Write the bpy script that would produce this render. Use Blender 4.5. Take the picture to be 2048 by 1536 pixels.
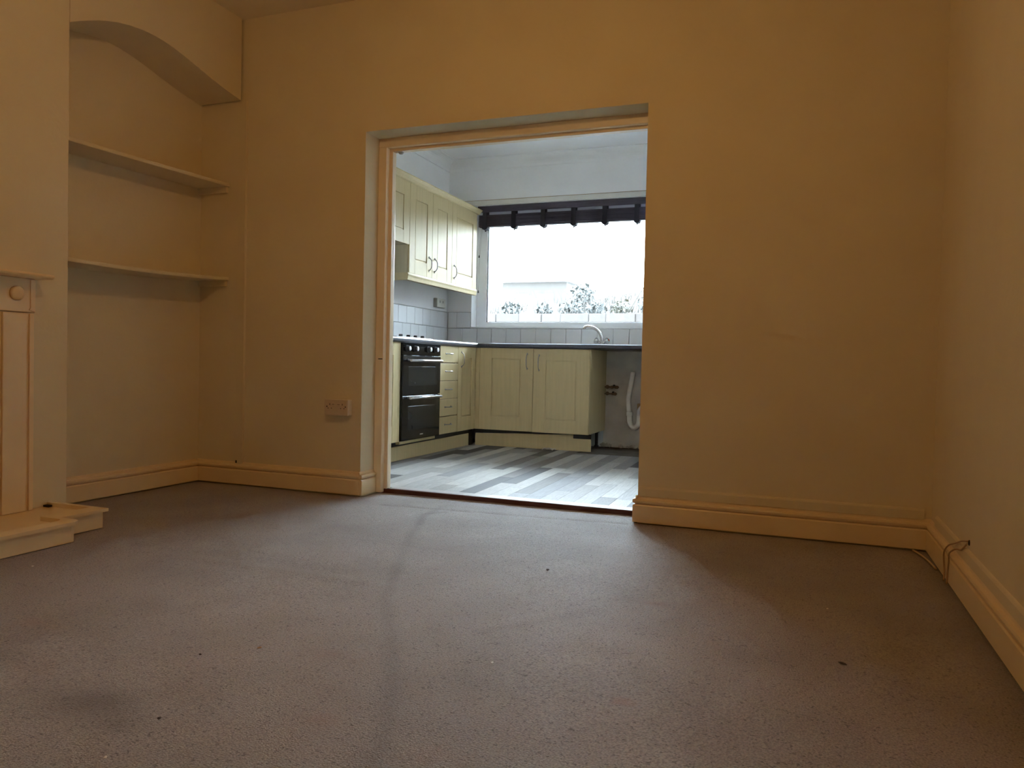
import bpy, bmesh, math, random
import numpy as np
from mathutils import Vector, Matrix

random.seed(7)
SC = bpy.context.scene
for o in list(bpy.data.objects):
    bpy.data.objects.remove(o, do_unlink=True)
COL = SC.collection
PI = math.pi

# ------------------------------------------------------------------ camera
cam_d = bpy.data.cameras.new('camera')
cam = bpy.data.objects.new('camera', cam_d)
COL.objects.link(cam)
cam_d.sensor_width = 36.0
cam_d.lens = 1511.13 * 36.0 / 2048.0
cam_d.clip_start = 0.02
R_ = Vector((0.93360007, 0.35761468, 0.02241999))
U_ = Vector((-0.03022011, 0.01623731, 0.99941137))
F_ = Vector((-0.35704014, 0.93372806, -0.02596631))
m = Matrix((( R_.x, U_.x, -F_.x, 0.0), (R_.y, U_.y, -F_.y, 0.0), (R_.z, U_.z, -F_.z, 0.7333), (0, 0, 0, 1)))
cam.matrix_world = m
SC.camera = cam

# ------------------------------------------------------------------ world (overcast daylight), lamp, exposure
SKY_STRENGTH = 43.0
SKY_COLOUR = (0.72, 0.86, 1.0)
LAMP_POWER = 16.8
LAMP_COLOUR = (1.0, 0.555, 0.20)
wd = bpy.data.worlds.new('overcast_sky')
SC.world = wd
wd.use_nodes = True
bg = wd.node_tree.nodes['Background']
bg.inputs[0].default_value = (*SKY_COLOUR, 1)
bg.inputs[1].default_value = SKY_STRENGTH
ld = bpy.data.lights.new('ceiling_bulb', 'POINT')
ld.energy = LAMP_POWER
ld.color = LAMP_COLOUR
ld.shadow_soft_size = 0.035
lo = bpy.data.objects.new('ceiling_bulb', ld)
lo.location = (-1.2, 1.75, 2.22)
COL.objects.link(lo)
vs = SC.view_settings
vs.view_transform = 'Standard'
vs.look = 'None'
vs.gamma = 1.0
vs.exposure = 0.0
vs.use_curve_mapping = False
SC.cycles.diffuse_bounces = 8
SC.cycles.max_bounces = 14
SC.cycles.sample_clamp_indirect = 0.0

# ------------------------------------------------------------------ materials
def lin(c):
    return tuple(((v / 255.0) / 12.92 if v / 255.0 <= 0.04045 else ((v / 255.0 + 0.055) / 1.055) ** 2.4) for v in c)

class N:
    def __init__(s, name):
        s.m = bpy.data.materials.new(name)
        s.m.use_nodes = True
        s.t = s.m.node_tree
        s.p = s.t.nodes['Principled BSDF']
    def n(s, typ, **kw):
        nd = s.t.nodes.new(typ)
        for k, v in kw.items():
            setattr(nd, k, v)
        return nd
    def l(s, a, b):
        s.t.links.new(a, b)

def mat(name, col, rough=0.6, var=0.08, vscale=6.0, stretch=(1, 1, 1), bump=0.0, bscale=120.0, metal=0.0,
        spec=0.5, coat=0.0, random_tint=0.0, bdist=0.002):
    a = N(name)
    p = a.p
    p.inputs['Roughness'].default_value = rough
    p.inputs['Metallic'].default_value = metal
    p.inputs['Specular IOR Level'].default_value = spec
    if coat:
        p.inputs['Coat Weight'].default_value = coat
        p.inputs['Coat Roughness'].default_value = 0.08
    tc = a.n('ShaderNodeTexCoord')
    mp = a.n('ShaderNodeMapping')
    mp.inputs['Scale'].default_value = stretch
    a.l(tc.outputs['Object'], mp.inputs['Vector'])
    nz = a.n('ShaderNodeTexNoise')
    nz.inputs['Scale'].default_value = vscale
    nz.inputs['Detail'].default_value = 5
    a.l(mp.outputs['Vector'], nz.inputs['Vector'])
    rp = a.n('ShaderNodeMapRange')
    rp.inputs['From Min'].default_value = 0.25
    rp.inputs['From Max'].default_value = 0.75
    rp.inputs['To Min'].default_value = 1 - var
    rp.inputs['To Max'].default_value = 1 + var
    a.l(nz.outputs['Fac'], rp.inputs['Value'])
    mx = a.n('ShaderNodeMix', data_type='RGBA', blend_type='MULTIPLY')
    mx.inputs['Factor'].default_value = 1
    mx.inputs['A'].default_value = (*col, 1)
    a.l(rp.outputs['Result'], mx.inputs['B'])
    out = mx.outputs['Result']
    if random_tint:
        oi = a.n('ShaderNodeObjectInfo')
        r2 = a.n('ShaderNodeMapRange')
        r2.inputs['To Min'].default_value = 1 - random_tint
        r2.inputs['To Max'].default_value = 1 + random_tint
        a.l(oi.outputs['Random'], r2.inputs['Value'])
        m2 = a.n('ShaderNodeMix', data_type='RGBA', blend_type='MULTIPLY')
        m2.inputs['Factor'].default_value = 1
        a.l(out, m2.inputs['A'])
        a.l(r2.outputs['Result'], m2.inputs['B'])
        out = m2.outputs['Result']
    a.l(out, p.inputs['Base Color'])
    if bump:
        n2 = a.n('ShaderNodeTexNoise')
        n2.inputs['Scale'].default_value = bscale
        n2.inputs['Detail'].default_value = 4
        a.l(mp.outputs['Vector'], n2.inputs['Vector'])
        b = a.n('ShaderNodeBump')
        b.inputs['Strength'].default_value = bump
        b.inputs['Distance'].default_value = bdist
        a.l(n2.outputs['Fac'], b.inputs['Height'])
        a.l(b.outputs['Normal'], p.inputs['Normal'])
    return a.m

M = {}
M['wall'] = mat('cream_wall_paint', (0.69, 0.605, 0.41), 0.75, 0.035, 3.0, bump=0.35, bscale=45, bdist=0.003, spec=0.25)
M['ceiling'] = mat('cream_ceiling_paint', (0.76, 0.68, 0.49), 0.85, 0.03, 3.0, bump=0.3, bscale=60, spec=0.2)
M['gloss'] = mat('cream_gloss_paint', (0.78, 0.62, 0.37), 0.34, 0.05, 5.0, bump=0.12, bscale=30, spec=0.45)
M['frame'] = mat('yellowed_gloss_paint', (0.82, 0.70, 0.50), 0.28, 0.05, 5.0, bump=0.1, bscale=25, spec=0.5)
M['kwall'] = mat('white_wall_paint', (0.89, 0.89, 0.885), 0.8, 0.03, 3.0, bump=0.15, bscale=60, spec=0.2)
M['bare'] = mat('stained_bare_plaster', (0.52, 0.47, 0.40), 0.9, 0.22, 5.0, bump=0.4, bscale=40, spec=0.2)
M['tile'] = mat('white_ceramic_glaze', (0.78, 0.79, 0.79), 0.16, 0.02, 4.0, bump=0.05, bscale=14, random_tint=0.03)
M['grout'] = mat('grey_grout', (0.42, 0.42, 0.41), 0.9, 0.1, 30)
M['maple'] = mat('pale_maple_foil', (0.61, 0.495, 0.275), 0.46, 0.055, 9.0, stretch=(5, 5, 0.35), bump=0.03, bscale=40, spec=0.12)
M['mapledark'] = mat('maple_carcass_edge', (0.56, 0.48, 0.30), 0.5, 0.08, 9.0, stretch=(4, 4, 0.4))
M['worktop'] = mat('charcoal_laminate', (0.05, 0.05, 0.066), 0.28, 0.35, 160.0, bump=0.03, bscale=300, spec=0.6)
M['black'] = mat('black_enamel', (0.012, 0.012, 0.014), 0.22, 0.1, 20)
M['blackmatt'] = mat('black_plastic', (0.02, 0.02, 0.022), 0.6, 0.15, 20)
M['ovenglass'] = mat('black_oven_glass', (0.010, 0.010, 0.012), 0.08, 0.05, 20, spec=0.4)
M['oveninner'] = mat('smoked_oven_window', (0.026, 0.027, 0.027), 0.14, 0.2, 8, spec=0.35)
M['chrome'] = mat('polished_chrome', (0.78, 0.78, 0.79), 0.14, 0.03, 20, metal=1.0)
M['steel'] = mat('brushed_steel', (0.62, 0.62, 0.63), 0.30, 0.06, 60, stretch=(1, 12, 1), metal=1.0)
M['nickel'] = mat('satin_nickel', (0.42, 0.40, 0.38), 0.32, 0.06, 40, metal=1.0)
M['knobface'] = mat('silver_plastic', (0.66, 0.68, 0.70), 0.3, 0.03, 20)
M['upvc'] = mat('white_upvc', (0.90, 0.915, 0.93), 0.25, 0.015, 8)
M['whiteplastic'] = mat('white_plastic', (0.74, 0.72, 0.66), 0.35, 0.03, 10)
M['socketcream'] = mat('aged_white_plastic', (0.60, 0.49, 0.34), 0.38, 0.03, 10)
M['greyplastic'] = mat('grey_plastic_box', (0.50, 0.50, 0.47), 0.45, 0.03, 10)
M['pipewhite'] = mat('grubby_white_pipe', (0.82, 0.78, 0.70), 0.4, 0.12, 12)
M['brass'] = mat('dull_brass', (0.24, 0.16, 0.10), 0.4, 0.2, 40, metal=0.9)
M['blind'] = mat('dark_stained_slat', (0.062, 0.046, 0.064), 0.42, 0.25, 30, stretch=(0.3, 3, 3))
M['tape'] = mat('dark_woven_tape', (0.022, 0.018, 0.024), 0.8, 0.2, 200)
M['cord'] = mat('pale_cord', (0.5, 0.5, 0.5), 0.7, 0.05, 60)
M['red'] = mat('red_enamel_dot', (0.55, 0.10, 0.05), 0.4, 0.05, 20)
M['dark'] = mat('dark_void', (0.02, 0.018, 0.016), 0.9, 0.1, 20)
M['maroon'] = mat('maroon_stained_wood', (0.10, 0.032, 0.026), 0.45, 0.25, 25, stretch=(0.4, 4, 4))
M['sillstrip'] = mat('scuffed_grey_wood', (0.36, 0.33, 0.31), 0.35, 0.2, 12, stretch=(0.6, 4, 4), bump=0.1, bscale=60)
M['subfloor'] = mat('dirty_bare_floor', (0.12, 0.10, 0.08), 0.85, 0.35, 9, bump=0.3, bscale=40)
M['crumb_dark'] = mat('dark_debris', (0.04, 0.03, 0.025), 0.8, 0.2, 60)
M['crumb_white'] = mat('white_debris', (0.75, 0.72, 0.66), 0.8, 0.05, 60)
M['crumb_tan'] = mat('tan_debris', (0.36, 0.23, 0.10), 0.8, 0.1, 60)
M['paper'] = mat('crumpled_paper', (0.75, 0.70, 0.66), 0.8, 0.08, 40)
M['cable'] = mat('cream_cable', (0.50, 0.38, 0.24), 0.5, 0.05, 60)
M['cablebrown'] = mat('brown_cable', (0.42, 0.27, 0.14), 0.5, 0.05, 60)
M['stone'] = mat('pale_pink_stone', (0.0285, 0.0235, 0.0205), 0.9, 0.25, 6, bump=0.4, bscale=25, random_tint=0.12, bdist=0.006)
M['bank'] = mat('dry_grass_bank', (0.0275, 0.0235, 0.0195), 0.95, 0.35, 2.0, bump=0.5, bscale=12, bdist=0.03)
M['bounce_yard'] = mat('pale_bounce_concrete', (0.72, 0.70, 0.67), 0.9, 0.2, 3)  # tone raised so the unseen yard reflects light indoors
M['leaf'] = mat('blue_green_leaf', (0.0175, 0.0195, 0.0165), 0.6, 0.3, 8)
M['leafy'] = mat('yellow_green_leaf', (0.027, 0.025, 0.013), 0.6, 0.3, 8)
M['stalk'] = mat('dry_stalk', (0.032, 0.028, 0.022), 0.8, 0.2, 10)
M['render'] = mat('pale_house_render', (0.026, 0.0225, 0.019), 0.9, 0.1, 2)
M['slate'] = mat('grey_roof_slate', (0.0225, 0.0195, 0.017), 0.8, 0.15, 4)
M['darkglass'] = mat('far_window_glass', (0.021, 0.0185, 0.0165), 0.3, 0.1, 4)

def carpet_material():
    a = N('greige_carpet')
    p = a.p
    p.inputs['Roughness'].default_value = 0.68
    p.inputs['Specular IOR Level'].default_value = 0.26
    p.inputs['Sheen Weight'].default_value = 0.25
    p.inputs['Sheen Roughness'].default_value = 0.4
    tc = a.n('ShaderNodeTexCoord')
    at = a.n('ShaderNodeAttribute', attribute_name='wear')
    def noise(scale, detail, st=(1, 1, 1), lo=0.3, hi=0.7):
        mp = a.n('ShaderNodeMapping'); mp.inputs['Scale'].default_value = st
        a.l(tc.outputs['Object'], mp.inputs['Vector'])
        nz = a.n('ShaderNodeTexNoise'); nz.inputs['Scale'].default_value = scale; nz.inputs['Detail'].default_value = detail
        a.l(mp.outputs['Vector'], nz.inputs['Vector'])
        r = a.n('ShaderNodeMapRange'); r.inputs['From Min'].default_value = lo; r.inputs['From Max'].default_value = hi
        a.l(nz.outputs['Fac'], r.inputs['Value'])
        return r.outputs['Result'], nz
    big, _ = noise(2.3, 6, (1, 1, 1), 0.35, 0.72)
    fine, _ = noise(210, 3, (1, 1, 1), 0.34, 0.66)
    speck, _ = noise(105, 2, (1, 1, 1), 0.30, 0.40)
    base = a.n('ShaderNodeMix', data_type='RGBA')
    base.inputs['A'].default_value = (0.36, 0.318, 0.290, 1)
    base.inputs['B'].default_value = (0.265, 0.224, 0.192, 1)
    a.l(big, base.inputs['Factor'])
    f2 = a.n('ShaderNodeMix', data_type='RGBA', blend_type='MULTIPLY')
    f2.inputs['Factor'].default_value = 1
    fr = a.n('ShaderNodeMapRange'); fr.inputs['To Min'].default_value = 0.66; fr.inputs['To Max'].default_value = 1.22
    a.l(fine, fr.inputs['Value'])
    a.l(base.outputs['Result'], f2.inputs['A']); a.l(fr.outputs['Result'], f2.inputs['B'])
    sp = a.n('ShaderNodeMix', data_type='RGBA', blend_type='MULTIPLY'); sp.inputs['Factor'].default_value = 1
    sr = a.n('ShaderNodeMapRange'); sr.inputs['To Min'].default_value = 0.55; sr.inputs['To Max'].default_value = 1.0
    a.l(speck, sr.inputs['Value'])
    a.l(f2.outputs['Result'], sp.inputs['A']); a.l(sr.outputs['Result'], sp.inputs['B'])
    w = a.n('ShaderNodeMix', data_type='RGBA')
    w.inputs['B'].default_value = (0.10, 0.075, 0.058, 1)
    sepw = a.n('ShaderNodeSeparateColor')
    a.l(at.outputs['Color'], sepw.inputs['Color'])
    a.l(sepw.outputs['Red'], w.inputs['Factor'])
    a.l(sp.outputs['Result'], w.inputs['A'])
    w2 = a.n('ShaderNodeMix', data_type='RGBA')
    w2.inputs['B'].default_value = (0.33, 0.16, 0.09, 1)
    a.l(sepw.outputs['Green'], w2.inputs['Factor'])
    a.l(w.outputs['Result'], w2.inputs['A'])
    a.l(w2.outputs['Result'], p.inputs['Base Color'])
    _, nb = noise(260, 3)
    b = a.n('ShaderNodeBump'); b.inputs['Strength'].default_value = 0.8; b.inputs['Distance'].default_value = 0.005
    a.l(nb.outputs['Fac'], b.inputs['Height'])
    a.l(b.outputs['Normal'], p.inputs['Normal'])
    return a.m
M['carpet'] = carpet_material()

def plank_material():
    a = N('printed_vinyl_plank')
    p = a.p
    p.inputs['Roughness'].default_value = 0.5
    p.inputs['Specular IOR Level'].default_value = 0.16
    oi = a.n('ShaderNodeObjectInfo')
    cr = a.n('ShaderNodeValToRGB')
    cr.color_ramp.interpolation = 'CONSTANT'
    tones = [(0.0, (0.403, 0.395, 0.378)), (0.17, (0.081, 0.077, 0.077)), (0.32, (0.274, 0.27, 0.27)), (0.47, (0.499, 0.491, 0.459)), (0.6, (0.177, 0.165, 0.157)), (0.72, (0.338, 0.322, 0.302)), (0.84, (0.226, 0.226, 0.234)), (0.93, (0.451, 0.439, 0.419))]
    el = cr.color_ramp.elements
    el[0].position = 0.0; el[0].color = (*tones[0][1], 1)
    el[1].position = tones[1][0]; el[1].color = (*tones[1][1], 1)
    for t, c in tones[2:]:
        e = el.new(t); e.color = (*c, 1)
    a.l(oi.outputs['Random'], cr.inputs['Fac'])
    tc = a.n('ShaderNodeTexCoord')
    ad = a.n('ShaderNodeVectorMath', operation='ADD')
    ml = a.n('ShaderNodeVectorMath', operation='SCALE'); ml.inputs['Scale'].default_value = 37.0
    cx = a.n('ShaderNodeCombineXYZ')
    a.l(oi.outputs['Random'], cx.inputs['X']); a.l(oi.outputs['Random'], cx.inputs['Y'])
    a.l(cx.outputs['Vector'], ml.inputs[0])
    a.l(tc.outputs['Object'], ad.inputs[0]); a.l(ml.outputs['Vector'], ad.inputs[1])
    mp = a.n('ShaderNodeMapping'); mp.inputs['Scale'].default_value = (14, 3.0, 1)
    a.l(ad.outputs['Vector'], mp.inputs['Vector'])
    nz = a.n('ShaderNodeTexNoise'); nz.inputs['Scale'].default_value = 3.0; nz.inputs['Detail'].default_value = 6
    a.l(mp.outputs['Vector'], nz.inputs['Vector'])
    r = a.n('ShaderNodeMapRange'); r.inputs['From Min'].default_value = 0.3; r.inputs['From Max'].default_value = 0.7
    r.inputs['To Min'].default_value = 0.78; r.inputs['To Max'].default_value = 1.18
    a.l(nz.outputs['Fac'], r.inputs['Value'])
    mx = a.n('ShaderNodeMix', data_type='RGBA', blend_type='MULTIPLY'); mx.inputs['Factor'].default_value = 1
    a.l(cr.outputs['Color'], mx.inputs['A']); a.l(r.outputs['Result'], mx.inputs['B'])
    a.l(mx.outputs['Result'], p.inputs['Base Color'])
    return a.m
M['plank'] = plank_material()

def glass_material():
    a = N('window_glass')
    a.t.nodes.remove(a.p)
    out = [n for n in a.t.nodes if n.type == 'OUTPUT_MATERIAL'][0]
    tr = a.n('ShaderNodeBsdfTransparent'); tr.inputs['Color'].default_value = (0.97, 0.985, 0.98, 1)
    gl = a.n('ShaderNodeBsdfGlossy'); gl.inputs['Roughness'].default_value = 0.02
    fr = a.n('ShaderNodeFresnel'); fr.inputs['IOR'].default_value = 1.45
    mx = a.n('ShaderNodeMixShader')
    a.l(fr.outputs['Fac'], mx.inputs['Fac']); a.l(tr.outputs['BSDF'], mx.inputs[1]); a.l(gl.outputs['BSDF'], mx.inputs[2])
    a.l(mx.outputs['Shader'], out.inputs['Surface'])
    return a.m
M['glass'] = glass_material()

# ------------------------------------------------------------------ mesh builder
class B:
    def __init__(s):
        s.bm = bmesh.new()
    def box(s, x0, x1, y0, y1, z0, z1, bev=0.0, seg=1):
        b = bmesh.new()
        bmesh.ops.create_cube(b, size=1.0)
        for v in b.verts:
            v.co = Vector(((x0 + x1) / 2 + v.co.x * (x1 - x0), (y0 + y1) / 2 + v.co.y * (y1 - y0), (z0 + z1) / 2 + v.co.z * (z1 - z0)))
        if bev:
            bmesh.ops.bevel(b, geom=list(b.edges), offset=bev, segments=seg, profile=0.6, affect='EDGES')
        s._take(b)
        return s
    def _take(s, b):
        me = bpy.data.meshes.new('t')
        b.to_mesh(me); b.free()
        s.bm.from_mesh(me)
        bpy.data.meshes.remove(me)
    def prism(s, pts, axis, a0, a1, bev=0.0):
        """pts: 2D outline in the two other axes (in x,y,z order); extruded along axis from a0 to a1."""
        b = bmesh.new()
        def P(u, v, w):
            return {'x': (w, u, v), 'y': (u, w, v), 'z': (u, v, w)}[axis]
        lo = [b.verts.new(P(u, v, a0)) for u, v in pts]
        hi = [b.verts.new(P(u, v, a1)) for u, v in pts]
        n = len(pts)
        b.faces.new(lo); b.faces.new(list(reversed(hi)))
        for i in range(n):
            b.faces.new((lo[i], hi[i], hi[(i + 1) % n], lo[(i + 1) % n]))
        bmesh.ops.recalc_face_normals(b, faces=b.faces)
        if bev:
            es = [e for e in b.edges]
            bmesh.ops.bevel(b, geom=es, offset=bev, segments=1, affect='EDGES')
        s._take(b)
        return s
    def tube(s, pts, r, seg=8, caps=True, smooth=3):
        pts = [Vector(p) for p in pts]
        if smooth and len(pts) > 2:
            rs0 = list(r) if isinstance(r, (list, tuple)) else [r] * len(pts)
            q, qr = [], []
            for i in range(len(pts) - 1):
                p0, p1, p2, p3 = pts[max(i - 1, 0)], pts[i], pts[i + 1], pts[min(i + 2, len(pts) - 1)]
                for k in range(smooth):
                    t = k / smooth
                    q.append(0.5 * ((2 * p1) + (p2 - p0) * t + (2 * p0 - 5 * p1 + 4 * p2 - p3) * t * t + (3 * p1 - p0 - 3 * p2 + p3) * t ** 3))
                    qr.append(rs0[i] * (1 - t) + rs0[i + 1] * t)
            q.append(pts[-1]); qr.append(rs0[-1])
            pts, r = q, qr
        rs = r if isinstance(r, (list, tuple)) else [r] * len(pts)
        b = bmesh.new()
        rings = []
        ref = None
        for i, p in enumerate(pts):
            d = (pts[min(i + 1, len(pts) - 1)] - pts[max(i - 1, 0)]).normalized()
            if ref is None:
                ref = Vector((0, 0, 1)) if abs(d.z) < 0.9 else Vector((1, 0, 0))
            u = (ref - d * ref.dot(d)).normalized()
            ref = u
            w = d.cross(u)
            rings.append([b.verts.new(p + (u * math.cos(t) + w * math.sin(t)) * rs[i]) for t in [2 * PI * k / seg for k in range(seg)]])
        for i in range(len(rings) - 1):
            for k in range(seg):
                f = b.faces.new((rings[i][k], rings[i][(k + 1) % seg], rings[i + 1][(k + 1) % seg], rings[i + 1][k]))
                f.smooth = True
        if caps:
            b.faces.new(rings[0][::-1]); b.faces.new(rings[-1])
        bmesh.ops.recalc_face_normals(b, faces=b.faces)
        s._take(b)
        return s
    def lathe(s, prof, origin, axis, seg=20):
        """prof: (radius, height along axis)"""
        o = Vector(origin); ax = Vector(axis).normalized()
        u = (Vector((0, 0, 1)) if abs(ax.z) < 0.9 else Vector((1, 0, 0)))
        u = (u - ax * u.dot(ax)).normalized(); w = ax.cross(u)
        b = bmesh.new()
        rings = []
        for r, h in prof:
            if r < 1e-6:
                rings.append([b.verts.new(o + ax * h)])
            else:
                rings.append([b.verts.new(o + ax * h + (u * math.cos(t) + w * math.sin(t)) * r) for t in [2 * PI * k / seg for k in range(seg)]])
        for A, C in zip(rings[:-1], rings[1:]):
            for k in range(seg):
                a0, a1 = A[k % len(A)], A[(k + 1) % len(A)]
                c0, c1 = C[k % len(C)], C[(k + 1) % len(C)]
                vs_ = []
                for v in (a0, a1, c1, c0):
                    if v not in vs_: vs_.append(v)
                if len(vs_) > 2:
                    f = b.faces.new(vs_); f.smooth = True
        if len(rings[0]) > 1: b.faces.new(rings[0][::-1])
        if len(rings[-1]) > 1: b.faces.new(rings[-1])
        bmesh.ops.recalc_face_normals(b, faces=b.faces)
        s._take(b)
        return s

def root_loc(o):
    while o.parent: o = o.parent
    return Vector(o.location)

def obj(name, b, material, parent=None, loc=None, kind=None, label=None):
    me = bpy.data.meshes.new(name)
    off = root_loc(parent) if parent else Vector(loc or (0, 0, 0))
    bmesh.ops.translate(b.bm, verts=b.bm.verts, vec=-off)
    b.bm.to_mesh(me); b.bm.free()
    me.materials.append(material)
    o = bpy.data.objects.new(name, me)
    COL.objects.link(o)
    if parent: o.parent = parent
    else: o.location = off
    if kind: o['kind'] = kind
    if label: o['label'] = label
    return o

def tag(o, label, cat, group=None):
    o['label'] = label; o['category'] = cat
    if group: o['group'] = group
    return o

def thing(name, loc, label, cat, group=None):
    o = bpy.data.objects.new(name, None)
    o.empty_display_size = 0.1
    COL.objects.link(o); o.location = loc
    return tag(o, label, cat, group)

def struct(name, b, material, parent=None, loc=None, label=None):
    o = obj(name, b, material, parent, loc)
    if not parent: o['kind'] = 'structure'
    if label: o['label'] = label
    return o

def piece(name, me, parent, world, scale=(1, 1, 1), rotz=0.0):
    o = bpy.data.objects.new(name, me)
    COL.objects.link(o)
    o.parent = parent
    o.location = Vector(world) - root_loc(parent)
    o.scale = scale
    o.rotation_euler = (0, 0, rotz)
    return o

def copy_tree(o, parent=None):
    c = o.copy(); COL.objects.link(c)
    if parent: c.parent = parent
    for ch in list(o.children): copy_tree(ch, c)
    return c

# ------------------------------------------------------------------ dimensions
D = 3.536                      # wall with the opening, living-room face
XL, XC, XR = -3.348, -3.052, 0.522   # alcove back, chimney breast face, right wall
YC = 2.436                     # corner of the chimney breast
YF = -0.45                     # wall behind the camera
ZC = 2.676
OL, OR, OH = -2.225, -0.703, 1.966   # opening
KY0 = 3.745                    # kitchen face of that wall
KXL, KXR, KYB = -3.253, -0.50, 6.683
KF = 0.012
WX0, WX1, WZ0, WZ1 = -2.993, -0.93, 1.078, 2.245   # kitchen window hole

# ------------------------------------------------------------------ living-room shell
def carpet():
    st = 0.018
    xs = np.arange(XL + 0.004, XR + st, st); xs[-1] = XR - 0.002
    ys = np.arange(YF, 3.706, st); ys = np.append(ys, 3.706)
    X, Y = np.meshgrid(xs, ys, indexing='ij')
    def seg(pts, rad):
        d = np.full(X.shape, 9.0)
        for (ax, ay), (bx, by) in zip(pts[:-1], pts[1:]):
            vx, vy = bx - ax, by - ay
            t = np.clip(((X - ax) * vx + (Y - ay) * vy) / (vx * vx + vy * vy), 0, 1)
            d = np.minimum(d, np.hypot(X - ax - t * vx, Y - ay - t * vy))
        return np.exp(-(d / rad) ** 2)
    rng = np.random.RandomState(3)
    def lump(sc, amp=1.0):
        out = np.zeros(X.shape)
        for _ in range(14):
            a = rng.uniform(0, 2 * PI); k = sc * rng.uniform(0.6, 1.6)
            out += np.sin(k * (X * math.cos(a) + Y * math.sin(a)) + rng.uniform(0, 6.3))
        return out / 6
    trail = [(-1.70, 3.50), (-1.669, 3.233), (-1.529, 2.828), (-1.34, 2.389), (-1.175, 2.02), (-1.025, 1.80), (-0.902, 1.592), (-0.811, 1.424), (-0.736, 1.267), (-0.69, 1.1)]
    wear = 0.34 * seg(trail, 0.020) * (0.75 + 0.35 * lump(14))
    wear += 0.30 * seg([(-1.60, 3.05), (-1.70, 3.26), (-1.62, 3.36)], 0.02)
    wear += 0.16 * seg([(-0.55, 2.22), (-0.70, 2.02), (-0.80, 1.90)], 0.022)
    for x, y, r, a in [(-1.238, 1.114, .03, .5), (-1.30, 1.14, .05, .3), (-1.45, 1.16, .07, .42), (-1.36, 1.19, .05, .35), (-1.084, 1.597, .022, .35), (-1.86, 1.25, .06, .4),
                       (-0.405, 2.352, .03, .3), (-0.50, 2.36, .03, .2), (-1.62, 1.85, .06, .22), (-1.75, 1.70, .06, .2), (-0.95, 1.05, .05, .25), (-1.5, 1.55, .05, .2), (-0.62, 1.12, .06, .22), (-2.0, 2.0, .09, .2)]:
        wear += a * np.exp(-(((X - x) / (r * 1.7)) ** 2 + ((Y - y) / r) ** 2)) * (0.8 + 0.4 * lump(25))
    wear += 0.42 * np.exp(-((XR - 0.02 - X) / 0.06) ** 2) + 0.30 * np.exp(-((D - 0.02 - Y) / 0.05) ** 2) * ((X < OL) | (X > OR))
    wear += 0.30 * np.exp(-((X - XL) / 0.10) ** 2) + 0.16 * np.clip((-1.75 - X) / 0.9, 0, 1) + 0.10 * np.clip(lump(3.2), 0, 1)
    # lay of the pile changes along a ruck across the left of the room
    wear += 0.09 / (1 + np.exp(-(Y - 2.175 - 0.01 * lump(5)) / 0.008)) * np.clip((-1.12 - X) / 0.25, 0, 1) * np.exp(-np.clip(Y - 2.175, 0, 9) / 0.35)
    wear += 0.10 * np.exp(-((Y - 2.683) / 0.008) ** 2) * (X < -1.1) * (X > -1.95)
    wear += 0.45 * np.exp(-((Y - 3.385 - 0.11 * (X + 1.97) / 1.24) / 0.0075) ** 2) * (X > -2.0) * (X < -0.75)
    tan = np.zeros(X.shape)
    for x, y, r, a in [(-0.34, 1.627, .012, .5), (-0.405, 2.352, .03, .3), (-0.9, 1.3, .03, .3), (-1.084, 1.597, .03, .25), (-0.62, 1.27, .03, .2), (-1.95, 1.45, .03, .3)]:
        tan += a * np.exp(-(((X - x) / (1.5 * r)) ** 2 + ((Y - y) / r) ** 2))
    ring = np.abs(np.hypot((X - (-0.34)), (Y - 1.627)) - 0.016)
    tan += 0.35 * np.exp(-(ring / 0.008) ** 2)
    Z = 0.0018 * lump(6) + 0.0007 * lump(40)
    Z += 0.003 * np.exp(-((Y - 2.165) / 0.03) ** 2) * np.clip((-1.1 - X) / 0.3, 0, 1)
    Z -= 0.004 * np.exp(-((Y - 3.385 - 0.11 * (X + 1.97) / 1.24) / 0.012) ** 2) * (X > -2.0) * (X < -0.75)
    Z -= 0.004
    inside = ((X >= XC - st) & (X <= XR) & (Y <= D)) | ((X < XC) & (Y > YC - 0.01) & (Y <= D)) | ((X > OL) & (X < OR) & (Y > D - 0.03))
    idx = -np.ones(X.shape, int)
    idx[inside] = np.arange(inside.sum())
    verts = np.stack([X[inside], Y[inside], Z[inside]], 1)
    q = np.stack([idx[:-1, :-1], idx[1:, :-1], idx[1:, 1:], idx[:-1, 1:]], -1).reshape(-1, 4)
    q = q[(q >= 0).all(1)]
    me = bpy.data.meshes.new('floor')
    me.from_pydata(verts.tolist(), [], q.tolist())
    at = me.color_attributes.new('wear', 'FLOAT_COLOR', 'POINT')
    colr = np.zeros((len(verts), 4), np.float32)
    colr[:, 0] = np.clip(wear[inside], 0, 0.9); colr[:, 1] = np.clip(tan[inside], 0, 0.8); colr[:, 3] = 1
    at.data.foreach_set('color', colr.ravel())
    me.polygons.foreach_set('use_smooth', [True] * len(me.polygons))
    me.materials.append(M['carpet'])
    o = bpy.data.objects.new('floor', me); COL.objects.link(o)
    o['kind'] = 'structure'; o['label'] = 'worn greige carpet with a dark curved drag mark'
carpet()

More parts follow.
